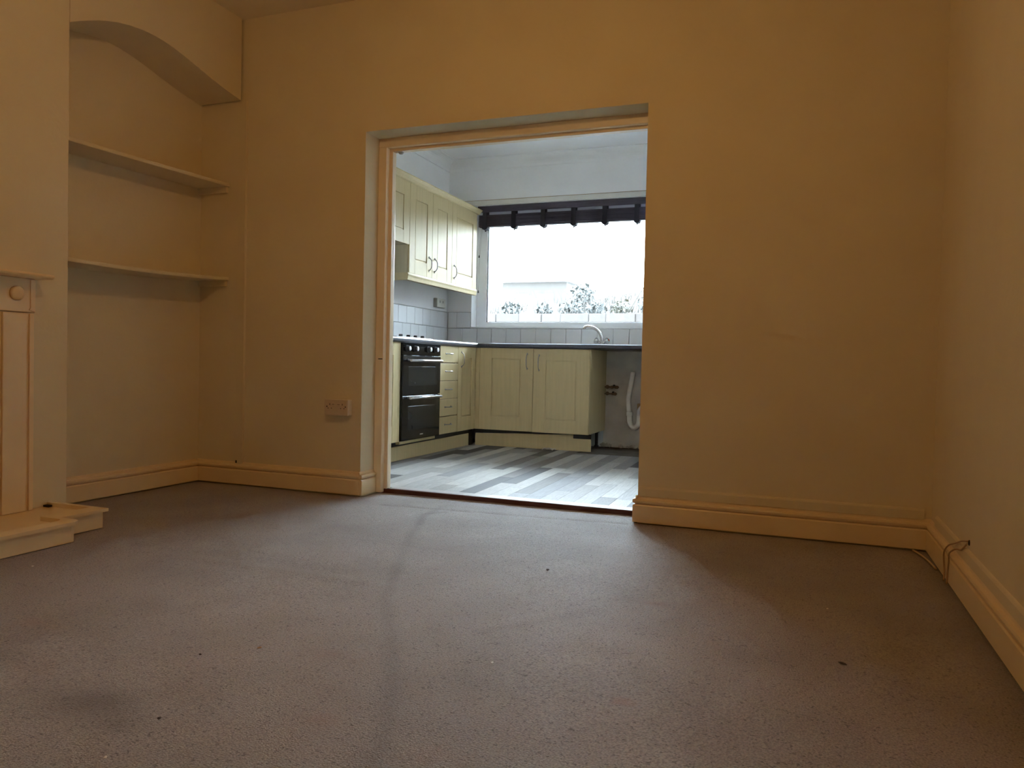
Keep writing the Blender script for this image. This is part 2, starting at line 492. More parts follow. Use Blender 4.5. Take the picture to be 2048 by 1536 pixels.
struct('floor_slab', B().box(-3.6, 0.8, YF - 0.1, KY0, -0.12, -0.02), M['subfloor'])
struct('ceiling', B().box(-3.5, 0.7, YF - 0.1, 3.74, ZC, ZC + 0.12), M['ceiling'], label='cream painted living room ceiling')
b = B()
b.box(-3.5, OL, D, 3.735, -0.02, ZC); b.box(OR, 0.7, D, 3.735, -0.02, ZC); b.box(OL, OR, D, 3.735, OH, ZC)
struct('wall_back', b, M['wall'], label='cream wall with the wide opening to the kitchen')
struct('wall_right', B().box(XR, XR + 0.18, YF, D, -0.02, ZC), M['wall'], label='cream plain wall on the right')
struct('wall_front', B().box(-3.5, 0.7, YF - 0.1, YF, -0.02, ZC), M['wall'])
struct('wall_left', B().box(XL - 0.16, XL, YF, D, -0.02, ZC), M['wall'], label='cream wall at the back of the alcove')
b = B().box(XL, XC, 0.80, YC, -0.02, ZC, 0.004)
struct('wall_chimney', b, M['wall'], label='projecting cream chimney breast')
arch = [(2.436, 2.196), (2.486, 2.222), (2.536, 2.245), (2.575, 2.263), (2.614, 2.278), (2.680, 2.299), (2.753, 2.315), (2.83, 2.325), (2.903, 2.327), (2.965, 2.323), (3.03, 2.314), (3.10, 2.300), (3.16, 2.286), (3.23, 2.269), (3.30, 2.253), (3.36, 2.240), (3.42, 2.229), (3.522, 2.214)]
b = B().prism(arch + [(3.522, ZC), (2.436, ZC)], 'x', XL, XC)
struct('wall_arch', b, M['wall'], label='cream segmental arch over the alcove')
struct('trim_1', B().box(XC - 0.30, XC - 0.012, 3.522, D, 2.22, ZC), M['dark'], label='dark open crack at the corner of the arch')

# flat cable trunking on the wall beside the alcove
t = thing('cable_trunking', (-3.034, D, 0.12), 'slim painted upright trunking on wall beside the shelved alcove', 'trunking')
pr = [(-3.062, 0.135), (-3.055, 0.124), (-3.034, 0.118), (-3.016, 0.124), (-3.010, 0.135), (-3.010, 2.21), (-3.062, 2.21)]
obj('casing', B().prism(pr, 'y', D - 0.012, D), M['wall'], t)
obj('bead', B().box(-3.016, -3.010, D - 0.016, D - 0.012, 0.14, 2.21, 0.0015), M['wall'], t)
obj('end_cap', B().box(-3.060, -3.050, D - 0.0135, D - 0.012, 0.124, 0.140, 0.001), M['dark'], t, label='black open end')

# skirting boards --------------------------------------------------
SK = [(0.0, 0.005), (0.021, 0.005), (0.021, 0.083), (0.018, 0.088), (0.009, 0.089), (0.009, 0.094), (0.020, 0.096), (0.0225, 0.105), (0.020, 0.113), (0.008, 0.116), (0.006, 0.126), (0.0, 0.130)]
def skirt_y(y, x0, x1):       # against a wall at y, facing -y
    return B().prism([(y - d, z) for d, z in SK], 'x', x0, x1)
def skirt_x(x, sgn, y0, y1):  # against a wall at x, facing sgn
    return B().prism([(x + sgn * d, z) for d, z in SK], 'y', y0, y1)
o = struct('baseboard_back', skirt_y(D, XL, OL + 0.004), M['gloss'], label='cream skirting from the alcove to the opening')
for nm, bb in (('return_board', skirt_x(OL, 1, D - 0.018, 3.668)),):
    obj(nm, bb, M['gloss'], o)
o = struct('baseboard_right_of_opening', skirt_y(D, OR - 0.010, XR), M['gloss'], label='cream skirting to the right of the opening')
o.name = 'baseboard_centre'
obj('return_board', skirt_x(OR, -1, D - 0.018, 3.668), M['gloss'], o)
band = [(D, 0.128), (D - 0.010, 0.128), (D - 0.010, 0.163), (D - 0.007, 0.170), (D, 0.172)]
obj('wall_band', B().prism(band, 'x', OR + 0.006, 0.494), M['wall'], o, label='raised plaster band above the skirting')
o = struct('baseboard_right', skirt_x(XR, -1, YF, D - 0.02), M['gloss'], label='cream skirting along the right wall')
band = [(XR, 0.128), (XR - 0.009, 0.128), (XR - 0.009, 0.160), (XR - 0.005, 0.167), (XR, 0.170)]
obj('wall_band', B().prism(band, 'y', YF, 3.40), M['wall'], o)
struct('baseboard_alcove', skirt_x(XL, 1, YC, D - 0.02), M['gloss'], label='cream skirting at the back of the alcove')

# opening lining ---------------------------------------------------
fr = thing('door_1', (-1.46, 3.70, 0.0), 'x', 'x')
del fr['category']; fr['label'] = 'doorless painted wooden frame of the kitchen opening'; fr['kind'] = 'structure'
def jamb(x0, s, w1, w2):
    bb = B()
    bb.box(min(x0, x0 + s * w1), max(x0, x0 + s * w1), 3.671, 3.706, 0.0, OH - 0.05, 0.004, 2)
    bb.box(min(x0, x0 + s * w2), max(x0, x0 + s * w2), 3.704, 3.744, 0.0, OH - 0.066, 0.003, 2)
    return bb
obj('jamb', jamb(OL, 1, 0.050, 0.070), M['frame'], fr)
obj('jamb', jamb(OR, -1, 0.020, 0.034), M['frame'], fr)
bb = B().box(OL, OR, 3.671, 3.706, OH - 0.05, OH, 0.004, 2).box(OL, OR, 3.704, 3.744, OH - 0.066, OH, 0.003, 2)
obj('head', bb, M['frame'], fr)
obj('catch', B().lathe([(0.0, -0.012), (0.010, -0.010), (0.016, -0.003), (0.017, 0.0)], (-2.118, 3.73, OH - 0.066), (0, 0, 1)), M['nickel'], fr, label='small dark metal catch')
obj('hinge_hole', B().box(OL + 0.020, OL + 0.046, 3.669, 3.6715, 0.745, 0.75), M['dark'], fr)
# threshold
th = struct('trim_2', B().box(OL + 0.002, OR - 0.002, 3.703, 3.722, -0.02, 0.021, 0.003), M['maroon'], label='maroon stained threshold edge under the opening')
obj('threshold_board', B().box(OL + 0.072, OR - 0.036, 3.722, 3.80, 0.004, 0.019, 0.002), M['sillstrip'], th, label='scuffed grey strip')

# ------------------------------------------------------------------ kitchen shell
b = B().box(KXL - 0.2, OL, 3.735, KY0, -0.02, 2.70).box(OR, KXR + 0.2, 3.735, KY0, -0.02, 2.70).box(OL, OR, 3.735, KY0, OH, 2.70)
struct('wall_kitchen_front', b, M['kwall'])
struct('wall_kitchen_left', B().box(KXL - 0.2, KXL, KY0, KYB + 0.27, -0.1, 2.70), M['kwall'], label='white kitchen wall behind the wall cupboards')
struct('wall_kitchen_right', B().box(KXR, KXR + 0.2, KY0, KYB + 0.27, -0.1, 2.70), M['kwall'])
b = B().box(KXL, WX0, KYB, KYB + 0.27, -0.1, 2.70).box(WX1, KXR, KYB, KYB + 0.27, -0.1, 2.70)
b.box(WX0, WX1, KYB, KYB + 0.27, WZ1, 2.70).box(WX0, WX1, KYB, KYB + 0.27, 0.90, WZ0).box(WX0, -1.66, KYB, KYB + 0.27, -0.1, 0.9)
wkb = struct('wall_kitchen_back', b, M['kwall'], label='white kitchen wall around the window')
obj('bare_plaster', B().box(-1.66, WX1, KYB + 0.0, KYB + 0.27, -0.1, 0.90), M['bare'], wkb, label='stained unpainted plaster under the worktop')
struct('ceiling_kitchen', B().box(KXL - 0.2, KXR + 0.2, KY0 - 0.01, KYB + 0.27, 2.68, 2.80), M['kwall'], label='white kitchen ceiling')
def cove_profile(n=7, r=0.085):
    pts = [(0.0, 2.68 - r - 0.012), (0.006, 2.68 - r - 0.012), (0.006, 2.68 - r)]
    for k in range(1, n):
        a = k / n * PI / 2
        pts.append((0.006 + r - r * math.cos(a), 2.68 - r + r * math.sin(a) - 0.004))
    pts += [(r + 0.010, 2.675), (r + 0.016, 2.675), (r + 0.016, 2.68), (0.0, 2.68)]
    return pts
CP = cove_profile()
struct('trim_3', B().prism([(KXL + d, z) for d, z in CP], 'y', KY0, KYB), M['kwall'], label='white coving above the wall cupboards')
struct('trim_4', B().prism([(KYB - d, z) for d, z in CP], 'x', KXL, KXR), M['kwall'], label='white coving above the kitchen window')
struct('trim_5', B().box(-3.23, WX1 + 0.06, KYB - 0.008, KYB, 2.247, 2.292, 0.002), M['whiteplastic'], label='beige timber strip above the blind')
obj('crack', B().box(-3.20, WX1 + 0.06, KYB - 0.0035, KYB, 2.2925, 2.2965), M['crumb_tan'], bpy.data.objects['trim_5'], label='dark crack along the top')
tag(obj('ceiling_fitting', B().lathe([(0.0, -0.028), (0.03, -0.026), (0.044, -0.018), (0.05, 0.0)], (-1.637, 6.137, 2.68), (0, 0, 1)), M['kwall'], loc=(-1.637, 6.137, 2.68)),
    'small round white fitting on the kitchen ceiling', 'ceiling fitting')

# vinyl planks -----------------------------------------------------
kfl = struct('floor_kitchen', B().box(KXL, KXR, KY0, KYB + 0.1, -0.12, 0.006), M['subfloor'], label='grey plank pattern vinyl floor of the kitchen')
ub = B().box(-0.5, 0.5, -0.5, 0.5, -0.5, 0.5)
pm = bpy.data.meshes.new('plank'); ub.bm.to_mesh(pm); ub.bm.free(); pm.materials.append(M['plank'])
PW, PL, slant = 0.095, 0.86, 0.02
x = -2.72
row = 0
while x < KXR - 0.02:
    y = 3.80 - random.uniform(0.02, 0.8)
    y_end = 6.60 if x < -1.70 else (6.02 if x < WX1 else 6.66)
    while y < y_end:
        ya, yb_ = max(y, 3.801), min(y + PL * random.uniform(0.8, 1.12), y_end)
        if yb_ - ya > 0.03:
            yc = (ya + yb_) / 2
            px = x + PW / 2 - slant * (yc - 3.8) * (1 if x < -1.5 else 1)
            if px + PW / 2 + 0.02 < KXR:
                piece('plank', pm, kfl, (px, yc, 0.009), (PW - 0.0012, yb_ - ya - 0.0012, 0.006), math.atan(slant))
        y = yb_ if yb_ > y else y + PL
    x += PW
    row += 1

# tiles ------------------------------------------------------------
ub = B().box(-0.0035, 0.0035, -0.0735, 0.0735, -0.0745, 0.0745, 0.0025)
tm_l = bpy.data.meshes.new('tile'); ub.bm.to_mesh(tm_l); ub.bm.free(); tm_l.materials.append(M['tile'])
ub = B().box(-0.0735, 0.0735, -0.0035, 0.0035, -0.0745, 0.0745, 0.0025)
tm_b = bpy.data.meshes.new('tile'); ub.bm.to_mesh(tm_b); ub.bm.free(); tm_b.materials.append(M['tile'])
sp = struct('trim_6', B().box(KXL, KXL + 0.003, KY0 + 0.3, KYB, 0.915, 1.232), M['grout'], label='white tiled splashback on the left kitchen wall')
for r, (z, off) in enumerate(((0.998, 0.0), (1.150, 0.074))):
    y = KYB - 0.074 - off
    if off: piece('tile', tm_l, sp, (KXL + 0.0055, KYB - off / 2 - 0.001, z), (1, (off - 0.003) / 0.147, 1))
    while y > 4.15:
        piece('tile', tm_l, sp, (KXL + 0.0055, y, z), (1, 1, 1))
        y -= 0.149
sp2 = struct('trim_7', B().box(KXL + 0.01, WX1 + 0.1, KYB - 0.003, KYB, 0.915, 1.070).box(KXL + 0.01, WX0 - 0.001, KYB - 0.003, KYB, 1.07, 1.230), M['grout'], label='white tiled splashback under the kitchen window')
xs = [-3.236, -3.081, -2.926, -2.775, -2.626, -2.477, -2.328, -2.180, -2.034, -1.886, -1.737, -1.591, -1.445, -1.298, -1.150, -1.002, -0.85]
for a, c in zip(xs[:-1], xs[1:]):
    piece('tile', tm_b, sp2, ((a + c) / 2, KYB - 0.0055, 0.9945), ((c - a - 0.003) / 0.147, 1, 0.99))
for a, c in ((-3.236, -3.143), (-3.143, -2.996)):
    piece('tile', tm_b, sp2, ((a + c) / 2, KYB - 0.0055, 1.150), ((c - a - 0.003) / 0.147, 1, 1.0))

# window -----------------------------------------------------------
win = thing('window_1', (-1.96, 6.83, WZ0), 'x', 'x')
del win['category']; win['label'] = 'wide white plastic kitchen window over the sink'; win['kind'] = 'structure'
GX0, GX1, GZ0, GZ1 = -2.887, -1.03, 1.140, 2.165
fb = B()
fb.box(WX0, GX0, 6.803, 6.873, WZ0, WZ1, 0.006, 2).box(GX1, WX1, 6.803, 6.873, WZ0, WZ1, 0.006, 2)
fb.box(GX0 - 0.01, GX1 + 0.01, 6.803, 6.873, WZ0, GZ0, 0.006, 2).box(GX0 - 0.01, GX1 + 0.01, 6.803, 6.873, GZ1, WZ1, 0.006, 2)
obj('window_frame', fb, M['upvc'], win)
gb = B()
gb.box(GX0, GX0 + 0.006, 6.815, 6.835, GZ0, GZ1).box(GX1 - 0.006, GX1, 6.815, 6.835, GZ0, GZ1).box(GX0, GX1, 6.815, 6.835, GZ0, GZ0 + 0.004).box(GX0, GX1, 6.815, 6.835, GZ1 - 0.006, GZ1)
obj('gasket', gb, M['blackmatt'], win, label='black rubber seal')
obj('pane', B().box(GX0, GX1, 6.832, 6.836, GZ0, GZ1), M['glass'], win)
obj('window_sill', B().box(WX0 - 0.002, WX1 + 0.002, KYB - 0.012, 6.803, 1.072, 1.086, 0.003), M['upvc'], win)

# ------------------------------------------------------------------ kitchen units
XK, YK = -2.679, 6.101         # door faces
DB, DT = 0.159, 0.873
WXF = -2.933                   # wall unit door faces
WB0, WB1 = 1.444, 2.155

def door_x(parent, xf, y0, y1, z0, z1, pm_y, pz0, pz1, handle_y=None, hz=None, name='door'):
    """framed door facing +x; front face at xf; panel inset (pm_y margin, pz0..pz1)"""
    g = 0.0015
    y0 += g; y1 -= g
    bb = B()
    bb.box(xf - 0.018, xf, y0, y0 + pm_y, z0, z1, 0.0016).box(xf - 0.018, xf, y1 - pm_y, y1, z0, z1, 0.0016)
    bb.box(xf - 0.018, xf - 0.0004, y0 + pm_y, y1 - pm_y, z0, pz0, 0.0012).box(xf - 0.018, xf - 0.0004, y0 + pm_y, y1 - pm_y, pz1, z1, 0.0012)
    d = obj(name, bb, M['maple'], parent)
    a0, a1 = y0 + pm_y, y1 - pm_y
    pb = B().box(xf - 0.016, xf - 0.0085, a0 - 0.002, a1 + 0.002, pz0 - 0.002, pz1 + 0.002)
    pb.box(xf - 0.0085, xf - 0.0030, a0 + 0.008, a1 - 0.008, pz0 + 0.008, pz1 - 0.008, 0.0035, 2)
    obj('door_panel', pb, M['maple'], d)
    if handle_y is not None:
        obj('handle', bow_handle((xf, handle_y, (hz[0] + hz[1]) / 2), 'z', (1, 0, 0), hz[1] - hz[0]), M['nickel'], d, label='satin metal bow handle')
    return d

def door_y(parent, yf, x0, x1, z0, z1, pmx, pz0, pz1, handle_x=None, hz=None):
    g = 0.0015
    x0 += g; x1 -= g
    bb = B()
    bb.box(x0, x0 + pmx, yf, yf + 0.018, z0, z1, 0.0016).box(x1 - pmx, x1, yf, yf + 0.018, z0, z1, 0.0016)
    bb.box(x0 + pmx, x1 - pmx, yf + 0.0004, yf + 0.018, z0, pz0, 0.0012).box(x0 + pmx, x1 - pmx, yf + 0.0004, yf + 0.018, pz1, z1, 0.0012)
    d = obj('door', bb, M['maple'], parent)
    a0, a1 = x0 + pmx, x1 - pmx
    pb = B().box(a0 - 0.002, a1 + 0.002, yf + 0.0085, yf + 0.016, pz0 - 0.002, pz1 + 0.002)
    pb.box(a0 + 0.008, a1 - 0.008, yf + 0.0030, yf + 0.0085, pz0 + 0.008, pz1 - 0.008, 0.0035, 2)
    obj('door_panel', pb, M['maple'], d)
    if handle_x is not None:
        obj('handle', bow_handle((handle_x, yf, (hz[0] + hz[1]) / 2), 'z', (0, -1, 0), hz[1] - hz[0]), M['nickel'], d, label='satin metal bow handle')
    return d

def bow_handle(c, along, out, length):
    c = Vector(c); o = Vector(out)
    a = {'x': Vector((1, 0, 0)), 'y': Vector((0, 1, 0)), 'z': Vector((0, 0, 1))}[along]
    h = length / 2
    pts = [c - a * h + o * 0.001, c - a * (h - 0.004) + o * 0.010, c - a * (h - 0.018) + o * 0.022, c - a * (h * 0.45) + o * 0.027, c + o * 0.029,
           c + a * (h * 0.45) + o * 0.027, c + a * (h - 0.018) + o * 0.022, c + a * (h - 0.004) + o * 0.010, c + a * h + o * 0.001]
    bb = B().tube(pts, [0.0055, 0.004, 0.0035, 0.0045, 0.005, 0.0045, 0.0035, 0.004, 0.0055], 8)
    for s in (-1, 1):
        bb.lathe([(0.0075, 0.0), (0.0075, 0.003), (0.005, 0.005)], c + a * s * h, o, 10)
        bb.lathe([(0.0, 0.0), (0.0038, 0.002), (0.0038, 0.010), (0.0, 0.013)], c + a * s * (h + 0.0) + o * 0.003, a * s, 8)
    return bb

def carcass_x(parent, y0, y1, z0, z1, xf, xb, mat_=None):
    bb = B()
    bb.box(xb, xf - 0.020, y0 + 0.0005, y0 + 0.018, z0, z1, 0.0008).box(xb, xf - 0.020, y1 - 0.018, y1 - 0.0005, z0, z1, 0.0008)
    bb.box(xb, xf - 0.022, y0 + 0.018, y1 - 0.018, z0, z0 + 0.018).box(xb, xf - 0.022, y0 + 0.018, y1 - 0.018, z1 - 0.018, z1)
    bb.box(xb, xb + 0.006, y0 + 0.018, y1 - 0.018, z0 + 0.018, z1 - 0.018)
    return obj('carcass', bb, mat_ or M['mapledark'], parent)

def legs_(parent, pts):
    for x_, y_ in pts:
        obj('leg', B().lathe([(0.022, 0.0), (0.022, 0.010), (0.014, 0.014), (0.014, 0.125), (0.026, 0.130), (0.026, DB)], (x_, y_, KF), (0, 0, 1), 12), M['blackmatt'], parent)

# base run, left wall
t = thing('base_cabinet', (XK, 4.466, KF), 'pale maple base cupboard between the oven and the door frame', 'cabinet', 'base units')
carcass_x(t, 4.166, 4.766, DB, DT, XK, KXL + 0.012)
door_x(t, XK, 4.166, 4.766, DB, DT, 0.10, 0.278, 0.781)
t2 = thing('drawer_cabinet', (XK, 5.556, KF), 'pale maple unit of five drawers beside the black oven', 'cabinet', 'base units')
carcass_x(t2, 5.373, 5.738, DB, DT, XK, KXL + 0.012)
zs = [0.159, 0.3025, 0.442, 0.5895, 0.734, 0.873]
for k in range(4, -1, -1):
    z0, z1 = zs[k], zs[k + 1]
    gap = 0.004 if k in (0, 3) else 0.002
    d = obj('drawer', B().box(XK - 0.018, XK, 5.375, 5.736, z0 + 0.001, z1 - gap, 0.0022), M['maple'], t2)
    zc = (z0 + z1) / 2 + 0.004
    obj('handle', bow_handle((XK, 5.555, zc), 'y', (1, 0, 0), 0.105), M['nickel'], d, label='satin metal bow handle')
t3 = thing('corner_cabinet', (XK, 5.92, KF), 'narrow maple base cupboard in the corner beside the drawers', 'cabinet', 'base units')
carcass_x(t3, 5.738, 6.098, DB, DT, XK, KXL + 0.012)
door_x(t3, XK, 5.740, 6.090, DB, DT, 0.075, 0.278, 0.781, 5.800, (0.706, 0.824))
obj('corner_post', B().box(XK - 0.02, XK - 0.001, 6.091, 6.120, DB, DT, 0.001), M['maple'], t3)
# sink unit, back wall
t4 = thing('sink_cabinet', (-2.142, YK, KF), 'two-door maple sink cupboard under the tap', 'cabinet', 'base units')
X0, X1, X2 = -2.640, -2.142, -1.643
bb = B()
bb.box(X0 - 0.03, X0 + 0.016, YK + 0.020, KYB - 0.02, DB, DT).box(X0 + 0.016, X2 - 0.018, YK + 0.022, KYB - 0.02, DB, DB + 0.018).box(X0 + 0.016, X2 - 0.018, YK + 0.022, YK + 0.04, DT - 0.06, DT)
obj('carcass', bb, M['mapledark'], t4)
obj('side_panel', B().box(X2 - 0.018, X2, YK + 0.0195, KYB - 0.012, DB - 0.001, DT, 0.001), M['maple'], t4)
door_y(t4, YK, X0, X1, DB, DT, 0.113, 0.278, 0.783, -2.198, (0.701, 0.825))
door_y(t4, YK, X1, X2, DB - 0.002, DT - 0.004, 0.113, 0.268, 0.772, -2.090, (0.690, 0.814))
legs_(t4, [(-2.0, 6.20), (-1.69, 6.22), (-1.70, 6.60), (-2.66, 6.22)])
legs_(t3, [(XK - 0.12, 5.80), (XK - 0.12, 6.03)])
legs_(t2, [(XK - 0.12, 5.42)])
legs_(t, [(XK - 0.12, 4.25), (XK - 0.12, 4.70)])
# dark undersides: black strips paint in gap shade as well as seal tape
def plinth():
    p1 = thing('plinth_board', (XK - 0.05, 5.1, KF), 'pale maple kickboard along the floor under the oven run', 'kickboard')
    obj('board', B().box(XK - 0.064, XK - 0.048, 4.2, 6.088, KF, 0.118, 0.0015), M['maple'], p1)
    obj('seal', B().box(XK - 0.0640, XK - 0.050, 4.2, 6.10, 0.1185, DB - 0.002), M['blackmatt'], p1, label='black strip for seal tape and shaded gap')
    p2 = thing('plinth_board', (-2.15, YK + 0.05, KF), 'pale maple kickboard along the floor under the sink cupboard', 'kickboard')
    pr = [(-2.690, KF), (-1.632, KF), (-1.632, 0.116), (-1.786, 0.116), (-1.786, 0.149), (-1.80, 0.149), (-2.690, 0.118)]
    obj('board', B().prism([(-2.690, KF), (-1.632, KF), (-1.632, 0.117), (-1.786, 0.117), (-1.786, 0.150), (-2.690, 0.118)], 'y', YK + 0.048, YK + 0.064, 0.001), M['maple'], p2)
    obj('seal', B().prism([(-2.71, 0.119), (-1.786, 0.1515), (-1.786, 0.118), (-1.632, 0.118), (-1.632, DB - 0.002), (-2.71, DB - 0.002)], 'y', YK + 0.049, YK + 0.060), M['blackmatt'], p2, label='black strip for seal tape and shaded gap')
    obj('gap_shade', B().box(-2.735, -2.715, YK - 0.015, YK + 0.045, KF, DB - 0.002), M['blackmatt'], p2, label='black strip painted in for the shade of the corner gap')  # black piece stands in for the darkness between the two kickboards
    obj('corner_post', B().box(XK + 0.0015, -2.6405, YK + 0.001, YK + 0.018, DB, DT, 0.001), M['maple'], t4)
plinth()

# worktops
def nose_x(xf, xb, z0, z1):
    return [(xb, z0), (xf - 0.010, z0), (xf - 0.004, z0 + 0.003), (xf, z0 + 0.010), (xf, z1 - 0.012), (xf - 0.003, z1 - 0.005), (xf - 0.009, z1 - 0.001), (xf - 0.016, z1), (xb, z1)]
WT0, WT1 = 0.874, 0.9125
tag(obj('worktop', B().prism(nose_x(XK + 0.022, KXL + 0.004, WT0, WT1), 'y', 4.15, KYB - 0.004), M['worktop'], loc=(XK, 4.15, WT0)),
    'charcoal laminate worktop on the left units, holding the hob', 'worktop')
wp = thing('worktop', (-1.8, YK, WT0), 'charcoal laminate worktop below the window, holding the sink', 'worktop')
obj('slab', B().prism([(-(u), v) for u, v in nose_x(-(YK - 0.022), -(KYB - 0.004), WT0, WT1)], 'x', XK + 0.0225, -0.93), M['worktop'], wp)
obj('end_panel', B().box(-0.955, -0.937, YK, KYB - 0.01, KF, WT0), M['maple'], wp)

# oven
ov = thing('double_oven', (XK, 5.07, 0.157), 'black built-under double oven with four silver knobs', 'oven')
O0, O1 = 4.7685, 5.3715
obj('body', B().box(KXL + 0.05, XK - 0.001, O0, O1, 0.160, 0.872), M['black'], ov)
obj('control_panel', B().box(XK - 0.001, XK + 0.016, O0, O1, 0.786, 0.872, 0.003), M['ovenglass'], ov)
for k, yk_ in enumerate((4.826, 4.944, 5.156, 5.274)):
    kn = obj('knob', B().lathe([(0.024, 0.0), (0.024, 0.006), (0.021, 0.008), (0.019, 0.024), (0.017, 0.026)], (XK + 0.016, yk_, 0.832), (1, 0, 0), 20), M['blackmatt'], ov)
    obj('knob_face', B().lathe([(0.0165, 0.0), (0.0165, 0.002), (0.013, 0.004), (0.0, 0.0045)], (XK + 0.042, yk_, 0.832), (1, 0, 0), 20), M['knobface'], kn, label='silver knob cap')
obj('clock_display', B().box(XK + 0.016, XK + 0.0168, 5.008, 5.086, 0.822, 0.850, 0.0003), M['oveninner'], ov, label='dark grey display window')
def oven_door(z0, z1, gz0, gz1, hz):
    d = obj('oven_door', B().box(XK - 0.001, XK + 0.018, O0, O1, z0, z1, 0.003), M['ovenglass'], ov)
    obj('oven_window', B().box(XK + 0.018, XK + 0.0188, O0 + 0.085, O1 - 0.085, gz0, gz1, 0.0003), M['oveninner'], d, label='smoked glass window')
    hb = B().tube([(XK + 0.056, O0 + 0.050, hz), (XK + 0.056, O1 - 0.050, hz)], 0.0095, 14)
    obj('door_handle', hb, M['steel'], d, label='long steel bar handle')
    for yy in (O0 + 0.075, O1 - 0.075):
        obj('handle_bracket', B().tube([(XK + 0.017, yy, hz + 0.004), (XK + 0.056, yy, hz)], 0.007, 8), M['steel'], d)
    obj('door_trim', B().box(XK + 0.018, XK + 0.0195, O0 + 0.003, O1 - 0.003, z1 - 0.020, z1 - 0.004, 0.0005), M['black'], d)
    return d
oven_door(0.492, 0.784, 0.560, 0.700, 0.746)
dl_ = oven_door(0.162, 0.488, 0.235, 0.410, 0.4725)
obj('maker_mark', B().box(XK + 0.018, XK + 0.0185, 5.045, 5.095, 0.190, 0.199), M['greyplastic'], dl_, label='small grey maker plate')
tag(obj('oven_filler', B().box(XK - 0.030, XK - 0.002, 4.768, 5.335, 0.138, 0.1575, 0.0008), M['maple'], loc=(XK, 5.05, 0.14)),
    'thin maple filler strip directly under the black oven', 'filler strip')

# hob
hb_ = thing('gas_hob', (-2.96, 5.07, WT1), 'dark low hob on the left worktop under the cooker hood cupboard', 'hob')
obj('hob_plate', B().box(-3.20, -2.73, 4.79, 5.37, WT1, WT1 + 0.007, 0.003), M['black'], hb_)
for k, (x_, y_) in enumerate(((-3.08, 4.93), (-3.08, 5.21), (-2.86, 4.90), (-2.86, 5.18))):
    bu = obj('burner', B().lathe([(0.045, 0.0), (0.045, 0.003), (0.033, 0.006), (0.0, 0.007)], (x_, y_, WT1 + 0.007), (0, 0, 1), 20), M['blackmatt'], hb_)
for k, y_ in enumerate((4.92, 5.035, 5.150, 5.265)):
    obj('hob_knob', B().lathe([(0.019, 0.0), (0.017, 0.004), (0.015, 0.017), (0.013, 0.019), (0.0, 0.0195)], (-2.775, y_ + 0.012, WT1 + 0.007), (0, 0, 1), 14), M['blackmatt'], hb_)

# sink and tap
sk = thing('sink', (-1.75, 6.38, WT1), 'stainless inset sink and drainer in the worktop under the window', 'sink')
rim = B().box(-2.14, -1.14, 6.17, 6.205, WT1, WT1 + 0.006, 0.002).box(-2.14, -1.14, 6.605, 6.64, WT1, WT1 + 0.006, 0.002).box(-2.14, -2.10, 6.205, 6.605, WT1, WT1 + 0.006, 0.002).box(-1.18, -1.14, 6.205, 6.605, WT1, WT1 + 0.006, 0.002)
obj('rim', rim, M['steel'], sk)
bw = B()
for k in range(12):
    bw.box(-2.08 + k * 0.034, -2.065 + k * 0.034, 6.23, 6.58, WT1, WT1 + 0.003, 0.001)
bw.box(-2.10, -1.62, 6.205, 6.605, WT1 + 0.0005, WT1 + 0.0015)
obj('drainer', bw, M['steel'], sk)
bw = B().box(-1.62, -1.18, 6.205, 6.605, WT1 - 0.0, WT1 + 0.002)
obj('bowl', bw, M['steel'], sk)
tp = thing('mixer_tap', (-1.685, 6.60, WT1 + 0.006), 'chrome mixer tap with curved spout and two knob handles', 'tap')
TY = 6.60
zb = WT1 + 0.006
def sp_(px, dx): return px
obj('base', B().lathe([(0.030, 0), (0.030, 0.006), (0.022, 0.010), (0.020, 0.034), (0.016, 0.044), (0.012, 0.048)], (-1.672, TY, zb), (0, 0, 1), 18), M['chrome'], tp)
pts = [(-1.672, TY, zb + 0.040), (-1.671, TY - 0.002, zb + 0.060), (-1.679, TY - 0.010, zb + 0.090), (-1.694, TY - 0.020, zb + 0.118), (-1.716, TY - 0.03, zb + 0.142), (-1.745, TY - 0.04, zb + 0.158), (-1.775, TY - 0.05, zb + 0.166), (-1.800, TY - 0.055, zb + 0.168), (-1.817, TY - 0.06, zb + 0.160), (-1.822, TY - 0.061, zb + 0.144)]
obj('spout', B().tube(pts, [0.016, 0.0155, 0.015, 0.014, 0.013, 0.012, 0.0115, 0.0115, 0.012, 0.0125], 14), M['chrome'], tp)
for s, nm in ((-1, 'left'), (1, 'right')):
    ax = Vector((s * 0.9, -0.25, 0.42)).normalized()
    o0 = Vector((-1.672, TY, zb + 0.020))
    hd = obj('tap_handle', B().tube([o0, o0 + ax * 0.045], 0.011, 10).lathe([(0.014, 0.0), (0.023, 0.006), (0.026, 0.016), (0.025, 0.028), (0.018, 0.034), (0.0, 0.036)], o0 + ax * 0.040, ax, 10), M['chrome'], tp)
    if s == 1:
        obj('indicator', B().lathe([(0.013, 0.0), (0.010, 0.002), (0.0, 0.0025)], o0 + ax * 0.0755, ax, 12), M['red'], hd, label='red hot-water disc')

